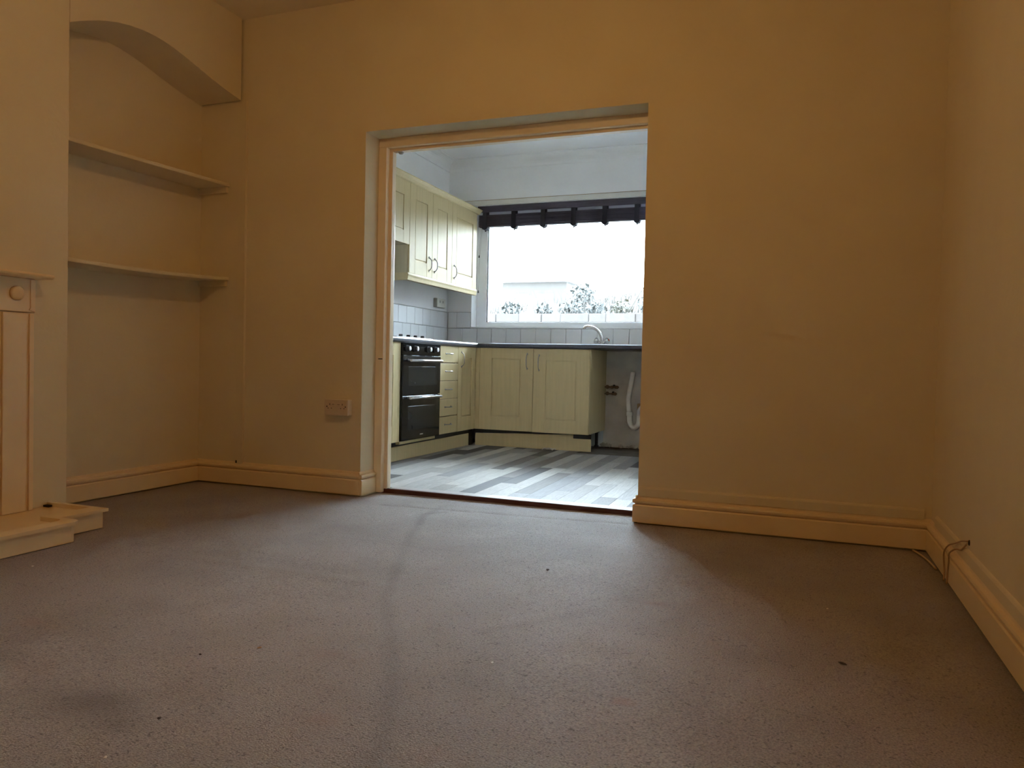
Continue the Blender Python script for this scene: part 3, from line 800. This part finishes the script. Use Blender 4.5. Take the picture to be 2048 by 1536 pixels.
# wall units
def wall_unit(y0, y1, z0, label, doors):
    t_ = thing('wall_cabinet', (WXF, (y0 + y1) / 2, z0), label, 'cabinet', 'wall units')
    carcass_x(t_, y0, y1, z0 + 0.002, WB1, WXF, KXL + 0.002)
    for (a, c, mg, p0, p1, hy, hz) in doors:
        door_x(t_, WXF, a, c, z0, WB1, mg, p0, p1, hy, hz)
    return t_
wall_unit(4.716, 5.325, 1.664, 'short maple wall cupboard over the hob, with open hood space beneath', [(4.716, 5.325, 0.095, 1.765, 2.04, None, None)])
wall_unit(5.326, 6.104, WB0, 'two-door pale maple wall cupboard with paired centre handles', [(5.326, 5.7215, 0.092, 1.557, 2.04, 5.664, (1.500, 1.607)), (5.7215, 6.104, 0.094, 1.55, 2.045, 5.768, (1.503, 1.608))])
wall_unit(6.105, 6.646, WB0, 'single-door maple wall cupboard nearest the kitchen window', [(6.105, 6.646, 0.090, 1.543, 2.045, 6.152, (1.496, 1.603))])
cprof = [(KXL + 0.004, 2.156), (WXF + 0.002, 2.156), (WXF + 0.012, 2.160), (WXF + 0.022, 2.176), (WXF + 0.040, 2.190), (WXF + 0.040, 2.199), (KXL + 0.004, 2.199)]
tag(obj('cornice_moulding', B().prism(cprof, 'y', 4.70, 6.676), M['maple'], loc=(WXF, 4.7, 2.156)), 'long pale maple cornice capping the wall cupboards', 'cornice')
pprof = [(WXF - 0.045, WB0 - 0.001), (WXF + 0.004, WB0 - 0.001), (WXF + 0.010, WB0 - 0.018), (WXF + 0.005, WB0 - 0.034), (WXF + 0.002, WB0 - 0.058), (WXF - 0.03, WB0 - 0.058)]
lp = thing('light_pelmet', (WXF, 5.98, WB0 - 0.058), 'pale maple pelmet moulding along the underside of wall cupboards', 'pelmet')
obj('front_rail', B().prism(pprof, 'y', 5.300, 6.650), M['maple'], lp)
obj('end_rail', B().box(KXL + 0.004, WXF - 0.030, 5.302, 5.322, WB0 - 0.060, WB0 - 0.001, 0.002), M['maple'], lp)

# kitchen socket
ks = thing('fused_switch', (KXL, 6.47, 1.256), 'white surface socket on kitchen wall above the tiles', 'socket')
obj('back_box', B().box(KXL, KXL + 0.034, 6.385, 6.565, 1.256, 1.342, 0.004), M['greyplastic'], ks)
obj('face_plate', B().box(KXL + 0.034, KXL + 0.042, 6.387, 6.563, 1.258, 1.340, 0.003), M['whiteplastic'], ks)
for yy in (6.435, 6.50): obj('rocker_switch', B().box(KXL + 0.042, KXL + 0.046, yy, yy + 0.015, 1.30, 1.322, 0.001), M['greyplastic'], ks)

# blind
bl = thing('venetian_blind', (-1.94, 6.72, 2.02), 'dark wooden venetian blind drawn up to window head', 'blind')
obj('valance', B().box(-2.955, -0.95, 6.700, 6.712, 2.184, 2.243, 0.002), M['blind'], bl)
obj('head_rail', B().box(-2.950, -0.955, 6.714, 6.764, 2.196, 2.242, 0.002), M['blind'], bl)
sb = B()
nS = 22
for k in range(nS):
    z = 2.064 + k * (2.160 - 2.064) / nS
    dy = random.uniform(-0.003, 0.003)
    sb.box(-2.945, -0.96, 6.712 + dy, 6.760 + dy, z, z + 0.0034, 0.0007)
so = obj('slats', sb, M['blind'], bl); so['kind'] = 'stuff'
obj('bottom_rail', B().box(-2.945, -0.96, 6.708, 6.764, 2.046, 2.062, 0.003), M['blind'], bl)
for k in range(7):
    xk_ = -2.883 + 0.2945 * k
    if xk_ > -1.0: continue
    tb = B().box(xk_ - 0.021, xk_ + 0.021, 6.7055, 6.7085, 2.030, 2.196).box(xk_ - 0.021, xk_ + 0.021, 6.764, 6.767, 2.036, 2.196)
    tb.prism([(xk_ - 0.030, 2.044), (xk_ - 0.024, 2.028), (xk_ - 0.010, 2.020), (xk_ + 0.010, 2.020), (xk_ + 0.024, 2.028), (xk_ + 0.030, 2.044)], 'y', 6.704, 6.768)
    obj('ladder_tape', tb, M['tape'], bl)
    obj('cord_knot', B().lathe([(0.0, -0.008), (0.007, -0.004), (0.008, 0.003), (0.0, 0.006)], (xk_, 6.735, 2.012), (0, 0, 1), 10), M['tape'], bl)
cb = B().tube([(-2.93 + i * 0.2, 6.735 + 0.004 * math.sin(i), 2.034 - 0.004 * (i % 2)) for i in range(10)], 0.0018, 5)
obj('loop_cord', cb, M['cord'], bl)
for xx, zz in ((-2.950, 1.76), (-2.952, 1.42)):
    pc = obj('pull_cord', B().tube([(xx + 0.035, 6.742, 2.05), (xx + 0.012, 6.744, (2.05 + zz) / 2 + 0.08), (xx, 6.745, zz + 0.02)], 0.0014, 5), M['cord'], bl)
    obj('cord_weight', B().lathe([(0.0, 0.026), (0.003, 0.024), (0.007, 0.006), (0.007, 0.0), (0.0, -0.002)], (xx, 6.745, zz), (0, 0, 1), 10), M['blackmatt'], pc, label='black cord weight')

# plumbing in the empty appliance space
wp_ = thing('waste_pipe', (-1.41, KYB - 0.03, 0.2), 'white plastic standpipe with u-bend on plaster under the worktop', 'pipe')
PY = KYB - 0.035
obj('standpipe', B().tube([(-1.393, PY, 0.690), (-1.408, PY, 0.60), (-1.428, PY, 0.47), (-1.430, PY, 0.42), (-1.420, PY, 0.325)], 0.021, 14), M['pipewhite'], wp_)
obj('collar', B().lathe([(0.027, 0.0), (0.028, 0.004), (0.028, 0.030), (0.026, 0.034)], (-1.417, PY, 0.300), (-0.05, 0, 1), 16), M['pipewhite'], wp_)
ub_ = [(-1.416, PY, 0.31), (-1.414, PY, 0.26), (-1.404, PY, 0.222), (-1.384, PY, 0.200), (-1.358, PY, 0.200), (-1.338, PY, 0.222), (-1.330, PY, 0.26), (-1.330, PY, 0.31)]
obj('trap', B().tube(ub_, 0.023, 14), M['pipewhite'], wp_)
obj('outlet', B().tube([(-1.330, PY, 0.30), (-1.328, PY, 0.345), (-1.312, PY, 0.372), (-1.285, PY, 0.380), (-1.10, PY, 0.385)], 0.022, 14), M['pipewhite'], wp_)
obj('pipe_clip', B().box(-1.35, -1.31, PY - 0.004, KYB, 0.345, 0.41, 0.004), M['crumb_tan'], wp_, label='tan bracket')
for k, (z, x1, lab) in enumerate(((0.550, -1.536, 'upper brass supply valve on plaster beside the sink cupboard'), (0.490, -1.552, 'lower brass supply valve on plaster beside the sink cupboard'))):
    v = thing('supply_valve', (-1.62, KYB - 0.05, z), lab, 'valve', 'washing machine valves')
    yv = KYB - 0.05
    obj('pipe', B().tube([(-1.650, yv, z), (x1 + 0.02, yv, z)], 0.0075, 10), M['brass'], v)
    obj('nut', B().lathe([(0.013, 0), (0.013, 0.018), (0.009, 0.020)], (-1.588 + (0.0 if k == 0 else 0.01), yv, z), (1, 0, 0), 6), M['brass'], v)
    obj('outlet_thread', B().lathe([(0.010, 0), (0.014, 0.002), (0.014, 0.026), (0.010, 0.028)], (x1 - 0.014, yv, z), (1, 0, 0), 12), M['brass'], v)
    obj('lever', B().box(-1.563 + (0 if k == 0 else -0.006), -1.551 + (0 if k == 0 else -0.006), yv - 0.03, yv + 0.008, z + 0.008, z + 0.022, 0.002), M['blackmatt'], v)
    obj('wall_plate', B().lathe([(0.018, 0.0), (0.016, 0.004), (0.008, 0.005), (0.007, 0.051)], (-1.632, KYB, z), (0, -1, 0), 12), M['brass'], v)
# crumbled plaster at the foot of that wall
cp = B()
for k in range(26):
    x_ = random.uniform(-1.72, -1.20); r = random.uniform(0.008, 0.024)
    bb = bmesh.new(); bmesh.ops.create_icosphere(bb, subdivisions=1, radius=r)
    for v_ in bb.verts:
        v_.co = v_.co * random.uniform(0.7, 1.2); v_.co.z *= 0.8
        v_.co += Vector((x_, KYB - 0.008 - random.uniform(0, 0.03), 0.006 + r * 0.5 + random.uniform(0, 0.02) * (1 if x_ < -1.5 else 0.5)))
    cp._take(bb)
rb = obj('plaster_rubble', cp, M['bare'], loc=(-1.5, KYB - 0.02, 0.006))
rb['kind'] = 'stuff'; rb['label'] = 'crumbled plaster along the foot of the bare wall'; rb['category'] = 'rubble'
pb = B()
bm_ = pb.bm
pg = [[bm_.verts.new((-2.03 + 0.022 * i + random.uniform(-.004, .004), 6.055 + 0.016 * j + random.uniform(-.004, .004), KF + 0.001 + random.uniform(0, 0.022))) for j in range(4)] for i in range(6)]
for i in range(5):
    for j in range(3):
        bm_.faces.new((pg[i][j], pg[i + 1][j], pg[i + 1][j + 1], pg[i][j + 1]))
bmesh.ops.solidify(bm_, geom=list(bm_.faces), thickness=0.0015)
tag(obj('paper_scrap', pb, M['paper'], loc=(-1.97, 6.07, KF)), 'scrap of pale paper on vinyl at the sink kickboard', 'paper')

# ------------------------------------------------------------------ alcove shelves
def shelf(za, zb, sag, label, wz):
    t_ = thing('alcove_shelf', (-3.24, 2.98, za), label, 'shelf', 'alcove shelves')
    bb = bmesh.new()
    n = 12
    prev = None
    for i in range(n + 1):
        f = i / n
        y = 2.440 + (3.532 - 2.440) * f
        z = za + (zb - za) * f - sag * 4 * f * (1 - f)
        xf = -3.134
        ring = [bb.verts.new(p) for p in ((XL + 0.001, y, z), (xf, y, z), (xf + 0.0015, y, z + 0.004), (xf + 0.0015, y, z + 0.014), (xf, y, z + 0.018), (XL + 0.001, y, z + 0.018))]
        if prev:
            for k in range(6): bb.faces.new((prev[k], prev[(k + 1) % 6], ring[(k + 1) % 6], ring[k]))
        else: bb.faces.new(ring[::-1])
        prev = ring
    bb.faces.new(prev)
    bmesh.ops.recalc_face_normals(bb, faces=bb.faces)
    q = B(); q._take(bb)
    obj('board', q, M['wall'], t_)
    obj('support_batten', B().box(XL + 0.004, -3.146, D - 0.020, D, zb - 0.036, zb - 0.001, 0.002), M['wall'], t_)
    obj('support_batten', B().box(XL + 0.004, -3.146, YC, YC + 0.020, za - 0.036, za - 0.001, 0.002), M['wall'], t_)
shelf(1.703, 1.728, 0.002, 'upper painted board shelf high in the arched alcove', 0)
shelf(1.160, 1.186, 0.012, 'lower sagging painted board shelf at mid height of alcove', 0)

# ------------------------------------------------------------------ fireplace surround
fs = thing('fire_surround', (XC, 1.62, 0.0), 'cream painted fireplace surround with mantel on the chimney breast', 'fireplace')
ob_ = B().prism([(XC, 1.046), (-2.955, 1.046), (-2.944, 1.050), (-2.940, 1.056), (-2.944, 1.063), (-2.955, 1.066), (XC, 1.066)], 'y', 0.92, 2.285)
obj('mantel_shelf', ob_, M['gloss'], fs)
def pilaster(y0, y1):
    g = (y1 - y0)
    sh = obj('pilaster', B().box(XC, -3.030, y0, y1, 0.0715, 0.902), M['gloss'], fs)
    fl = B()
    fl.box(-3.030, -3.022, y0, y0 + 0.022, 0.0715, 0.900, 0.002).box(-3.030, -3.022, y1 - 0.020, y1, 0.0715, 0.900, 0.002)
    fl.box(-3.030, -3.020, y0 + 0.035, y1 - 0.033, 0.0715, 0.900, 0.004, 2)
    obj('fluting', fl, M['gloss'], sh)
    bk = obj('corner_block', B().box(XC, -3.024, y0 - 0.002, y1 + 0.004, 0.905, 1.046, 0.002), M['gloss'], fs)
    f2 = B()
    f2.prism([(y1 - 0.024, 0.915), (y1 - 0.018, 0.925), (y1 - 0.018, 1.04), (y1 + 0.002, 1.04), (y1 + 0.002, 0.908)], 'x', -3.024, -3.019)
    obj('block_edge', f2, M['gloss'], bk)
    obj('roundel', B().lathe([(0.030, 0.0), (0.030, 0.006), (0.026, 0.014), (0.016, 0.019), (0.0, 0.021)], (-3.024, (y0 + y1) / 2 + 0.008, 0.981), (1, 0, 0), 24), M['gloss'], bk)
pilaster(2.085, 2.256)
pilaster(0.985, 1.156)
obj('frieze', B().box(XC, -3.030, 1.158, 2.083, 0.86, 1.046, 0.002), M['gloss'], fs)
obj('inner_panel', B().box(XC, -3.044, 1.158, 2.083, 0.0715, 0.86), M['wall'], fs)
# hearth kerb
hk = thing('hearth_kerb', (-2.85, 1.6, 0.0), 'low stepped cream hearth kerb around the fireplace foot', 'hearth')
step = [(-3.050, 2.371), (-2.757, 2.371), (-2.757, 2.150), (-2.660, 2.150), (-2.646, 2.144), (-2.642, 2.130), (-2.642, 1.10), (-2.757, 1.08), (-2.757, 0.86), (-3.050, 0.86)]
obj('kerb_face', B().prism(step, 'z', 0.0, 0.067), M['gloss'], hk)
rim_o = [(-3.050, 2.386), (-2.742, 2.386), (-2.742, 2.166), (-2.660, 2.166), (-2.638, 2.156), (-2.626, 2.132), (-2.626, 1.09), (-2.742, 1.06), (-2.742, 0.85), (-3.050, 0.85)]
rim_i = [(-3.050, 2.340), (-2.800, 2.340), (-2.800, 2.120), (-2.690, 2.120), (-2.680, 2.110), (-2.672, 2.095), (-2.672, 1.13), (-2.800, 1.11), (-2.800, 0.90), (-3.050, 0.90)]
bb = bmesh.new()
V1 = [[bb.verts.new((x_, y_, z)) for x_, y_ in ring] for ring, z in ((rim_o, 0.069), (rim_o, 0.082), (rim_i, 0.088), (rim_i, 0.070))]
# soften the outer top edge
for j in range(len(rim_o) - 1):
    for k in range(3):
        bb.faces.new((V1[k][j], V1[k][j + 1], V1[k + 1][j + 1], V1[k + 1][j]))
    bb.faces.new((V1[3][j], V1[3][j + 1], V1[0][j + 1], V1[0][j]))
bb.faces.new([V1[k][0] for k in range(4)]); bb.faces.new([V1[k][-1] for k in (3, 2, 1, 0)])
bmesh.ops.recalc_face_normals(bb, faces=bb.faces)
q = B(); q._take(bb)
obj('rim_moulding', q, M['gloss'], hk)
obj('tray', B().prism(rim_i, 'z', 0.066, 0.0705), M['gloss'], hk)
obj('gap', B().box(-3.050, -3.018, 2.322, 2.3395, 0.0706, 0.079), M['dark'], hk, label='black gap at the wall')

# ------------------------------------------------------------------ wall socket beside the opening
ws = thing('double_socket', (-2.35, D, 0.435), 'double electrical socket in raised box left of the opening', 'socket')
obj('back_box', B().box(-2.428, -2.282, D - 0.036, D, 0.436, 0.520, 0.003), M['socketcream'], ws)
obj('face_plate', B().box(-2.430, -2.280, D - 0.046, D - 0.036, 0.434, 0.522, 0.004, 2), M['socketcream'], ws)
fy = D - 0.046
for xc in (-2.395, -2.315):
    h = B().box(xc - 0.002, xc + 0.002, fy - 0.0004, fy + 0.002, 0.490, 0.499)
    h.box(xc - 0.0135, xc - 0.0075, fy - 0.0004, fy + 0.002, 0.471, 0.475).box(xc + 0.0075, xc + 0.0135, fy - 0.0004, fy + 0.002, 0.471, 0.475)
    obj('pin_holes', h, M['dark'], ws, label='dark pin holes')
for xc in (-2.372, -2.338):
    sw = obj('rocker_switch', B().box(xc - 0.011, xc + 0.011, fy - 0.003, fy, 0.484, 0.502, 0.0015), M['socketcream'], ws)
    obj('switch_mark', B().box(xc - 0.008, xc + 0.008, fy - 0.0033, fy - 0.0028, 0.4935, 0.4955), M['dark'], sw)
for xc in (-2.414, -2.296):
    obj('screw', B().lathe([(0.004, 0), (0.003, 0.001), (0.0, 0.001)], (xc, fy, 0.482), (0, -1, 0), 10), M['dark'], ws)

# ------------------------------------------------------------------ loose cables on the right
tag(obj('cable_offcut', B().tube([(0.452, 3.492, 0.004), (0.461, 3.46, 0.004), (0.474, 3.39, 0.005), (0.486, 3.31, 0.004), (0.492, 3.20, 0.004)], 0.004, 8), M['cable'], loc=(0.48, 3.35, 0)),
    'pale cable lying on carpet along the right corner skirting', 'cable')
ca = thing('wall_cable', (0.50, 2.95, 0.0), 'thin brown cable looped over the skirting on right wall', 'cable')
obj('loop', B().tube([(0.492, 3.03, 0.004), (0.497, 3.055, 0.03), (0.497, 3.070, 0.06), (0.494, 3.055, 0.10), (0.498, 3.00, 0.136), (0.508, 2.93, 0.160), (0.511, 2.84, 0.186), (0.518, 2.79, 0.196)], 0.0028, 8), M['cablebrown'], ca)
obj('loop', B().tube([(0.494, 2.985, 0.004), (0.498, 3.0, 0.04), (0.498, 2.985, 0.085), (0.494, 2.955, 0.118), (0.502, 2.90, 0.145), (0.510, 2.86, 0.152), (0.511, 2.83, 0.164), (0.516, 2.795, 0.186)], 0.0028, 8), M['cablebrown'], ca)
obj('plug_hole', B().lathe([(0.010, 0), (0.007, 0.003), (0.0, 0.004)], (XR, 2.79, 0.192), (-1, 0, 0), 10), M['dark'], ca)

# crumbs on the carpet
def crumb(x_, y_, r, flat, m_, label):
    bb = bmesh.new(); bmesh.ops.create_icosphere(bb, subdivisions=2, radius=r)
    an = random.uniform(0, 3)
    for v_ in bb.verts:
        v_.co = v_.co * random.uniform(0.75, 1.2)
        u, w = v_.co.x * flat, v_.co.y
        v_.co.x, v_.co.y = u * math.cos(an) - w * math.sin(an), u * math.sin(an) + w * math.cos(an)
        v_.co.z *= 0.5
        v_.co += Vector((x_, y_, 0.001))
    q_ = B(); q_._take(bb)
    tag(obj('crumb', q_, M[m_], loc=(x_, y_, 0)), label, 'debris')
crumb(0.119, 2.059, 0.005, 2.6, 'crumb_dark', 'black sliver on the dim carpet toward the right skirting')
crumb(0.097, 2.517, 0.0035, 1.3, 'crumb_white', 'white speck on the dim carpet right of the opening')
crumb(-0.828, 2.564, 0.0055, 2.0, 'crumb_dark', 'dark flake on the lit carpet in front of the opening')
crumb(-1.364, 1.455, 0.0032, 1.5, 'crumb_dark', 'tiny black bit on the left foreground carpet')
crumb(-1.194, 1.163, 0.0035, 1.6, 'crumb_dark', 'dark bit beside the brown stains on near carpet')
crumb(-0.687, 1.704, 0.003, 1.2, 'crumb_white', 'pale grain in the middle of the near carpet')
crumb(-2.455, 1.832, 0.0035, 1.2, 'crumb_white', 'white speck on carpet in front of the hearth')
crumb(-1.262, 1.55, 0.0035, 1.8, 'crumb_tan', 'tan fleck on carpet left of the drag mark')
crumb(-1.163, 1.01, 0.003, 1.3, 'crumb_white', 'white speck near the front edge of carpet')

# ------------------------------------------------------------------ garden outside
struct('ground_bounce_yard', B().box(-14, KXR + 0.2, 6.955, 60, -0.4, -0.1).box(KXR + 0.2, 14, 0.0, 60, -0.4, -0.1), M['bounce_yard'], label='unseen concrete yard kept pale to bounce daylight into the kitchen')  # out of view; its pale surface is there to light the kitchen ceiling
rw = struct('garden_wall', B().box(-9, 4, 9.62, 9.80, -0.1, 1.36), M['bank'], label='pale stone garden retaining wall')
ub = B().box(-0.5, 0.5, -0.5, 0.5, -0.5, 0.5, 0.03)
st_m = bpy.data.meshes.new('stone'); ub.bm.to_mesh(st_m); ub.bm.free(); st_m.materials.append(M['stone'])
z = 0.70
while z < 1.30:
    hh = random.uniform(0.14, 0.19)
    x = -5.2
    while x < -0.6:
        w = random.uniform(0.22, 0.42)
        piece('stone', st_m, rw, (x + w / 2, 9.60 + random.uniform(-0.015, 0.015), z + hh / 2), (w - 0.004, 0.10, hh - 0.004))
        x += w
    z += hh
nx, ny = 60, 40
me = bpy.data.meshes.new('hill_bank')
vs_ = []; fs_ = []
for i in range(nx + 1):
    for j in range(ny + 1):
        x_ = -14 + 20 * i / nx; y_ = 9.78 + 14 * (j / ny) ** 1.5
        up = 0.42 * min(1, (y_ - 9.78) / 2.2) + 0.25 * min(1, max(0, (y_ - 12) / 8))
        rise = 0.12 * max(0, x_ + 4.0) * min(1, (y_ - 9.78) / 1.6)
        n_ = 0.08 * math.sin(x_ * 2.3 + y_) + 0.06 * math.sin(x_ * 5.1 - y_ * 1.7) + 0.03 * math.sin(x_ * 11 + y_ * 3)
        vs_.append((x_, y_, 1.33 + up + rise + n_ * min(1, (y_ - 9.78) / 1.0)))
for i in range(nx):
    for j in range(ny):
        a = i * (ny + 1) + j
        fs_.append((a, a + ny + 1, a + ny + 2, a + 1))
me.from_pydata(vs_, [], fs_)
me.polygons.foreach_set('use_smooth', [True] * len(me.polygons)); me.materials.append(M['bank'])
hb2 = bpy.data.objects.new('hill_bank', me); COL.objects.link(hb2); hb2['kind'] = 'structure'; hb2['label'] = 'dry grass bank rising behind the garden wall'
def bank_z(x_, y_):
    up = 0.42 * min(1, (y_ - 9.78) / 2.2); rise = 0.12 * max(0, x_ + 4.0) * min(1, (y_ - 9.78) / 1.6)
    return 1.33 + up + rise
def shrub(x_, y_, r, m_, label, hs=1.0, z0=None):
    z0 = bank_z(x_, max(y_, 9.8)) if z0 is None else z0
    t_ = thing('garden_shrub', (x_, y_, z0 - 0.05), label, 'shrub')
    lf = bmesh.new()
    for _ in range(int(260 * min(1.6, r / 0.25))):
        d = Vector((random.gauss(0, 1), random.gauss(0, 1), random.gauss(0, 1))).normalized() * r * random.uniform(0.35, 1.0)
        c = Vector((x_, y_, z0 + r * hs * 0.8)) + Vector((d.x, d.y, d.z * hs))
        if c.z < z0 - 0.03: continue
        s = random.uniform(0.02, 0.045)
        a = Vector((random.uniform(-1, 1), random.uniform(-1, 1), random.uniform(-1, 1))).normalized()
        b_ = a.orthogonal().normalized()
        vv = [lf.verts.new(c + a * s), lf.verts.new(c + b_ * s * 0.45), lf.verts.new(c - a * s), lf.verts.new(c - b_ * s * 0.45)]
        lf.faces.new(vv)
    q_ = B(); q_._take(lf)
    f_ = obj('foliage', q_, M[m_], t_); f_['kind'] = 'stuff'
    sb_ = B()
    for k in range(4):
        an = k * 1.6
        sb_.tube([(x_, y_, z0 - 0.05), (x_ + 0.5 * r * math.cos(an), y_ + 0.5 * r * math.sin(an), z0 + r * hs)], [0.012, 0.005], 5)
    obj('stem', sb_, M['stalk'], t_)
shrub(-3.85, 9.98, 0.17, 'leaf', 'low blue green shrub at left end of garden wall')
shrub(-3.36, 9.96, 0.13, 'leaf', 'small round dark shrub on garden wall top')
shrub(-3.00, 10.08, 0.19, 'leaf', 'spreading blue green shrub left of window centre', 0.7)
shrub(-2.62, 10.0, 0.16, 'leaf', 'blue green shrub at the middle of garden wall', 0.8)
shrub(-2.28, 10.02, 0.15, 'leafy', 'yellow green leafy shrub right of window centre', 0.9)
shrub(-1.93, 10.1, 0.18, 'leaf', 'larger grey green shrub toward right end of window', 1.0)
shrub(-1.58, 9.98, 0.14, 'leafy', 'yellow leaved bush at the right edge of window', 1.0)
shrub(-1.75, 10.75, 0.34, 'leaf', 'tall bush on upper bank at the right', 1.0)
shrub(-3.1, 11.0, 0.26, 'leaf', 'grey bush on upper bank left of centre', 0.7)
gt = bmesh.new()
for _ in range(1500):
    x_ = random.uniform(-5, -0.8); y_ = 9.80 + abs(random.gauss(0, 1.3))
    z_ = bank_z(x_, y_); h_ = random.uniform(0.08, 0.30); a = random.uniform(0, PI); w = 0.006
    dx, dy = random.uniform(-0.6, 0.6) * h_, random.uniform(-0.4, 0.2) * h_
    vv = [gt.verts.new((x_ - w * math.cos(a), y_ - w * math.sin(a), z_ - 0.05)), gt.verts.new((x_ + w * math.cos(a), y_ + w * math.sin(a), z_ - 0.05)), gt.verts.new((x_ + dx, y_ + dy, z_ + h_))]
    gt.faces.new(vv)
q = B(); q._take(gt)
go = obj('grass', q, M['stalk'], hb2); go['kind'] = 'stuff'
for k, (x0, z0, x1, z1, lab) in enumerate(((-2.95, 1.42, -2.83, 1.80, 'bent pale dry stalk left of window centre'), (-2.15, 1.45, -1.68, 2.10, 'long arching dry stalk before the right bushes'), (-2.02, 1.45, -1.98, 1.75, 'short upright dry stalk right of the yellow shrub'))):
    mid = ((x0 + x1) / 2 - 0.05 * (x1 - x0), 9.86, (z0 + z1) / 2 + 0.03)
    if True: tag(obj('dry_stalk', B().tube([(x0, 9.85, z0), mid, (x1, 9.9, z1)], [0.008, 0.007, 0.004], 6), M['stalk'], loc=(x0, 9.85, z0)), lab, 'stalk')
# house far behind
hs = thing('distant_house', (-13.2, 40.0, 0.0), 'pale gabled house far beyond the garden bank', 'house')
obj('wall', B().box(-15.2, -11.6, 38, 44, -0.1, 5.2), M['render'], hs)
obj('roof', B().prism([(37.7, 5.1), (41, 6.5), (44.3, 5.1)], 'x', -15.4, -11.4), M['slate'], hs)
for k, (x_, z_) in enumerate(((-14.6, 3.4), (-13.2, 3.4))):
    wf = obj('window', B().box(x_, x_ + 0.9, 37.93, 38.0, z_, z_ + 1.1, 0.01), M['upvc'], hs)
    obj('pane', B().box(x_ + 0.07, x_ + 0.83, 37.92, 37.935, z_ + 0.07, z_ + 1.03), M['darkglass'], wf)
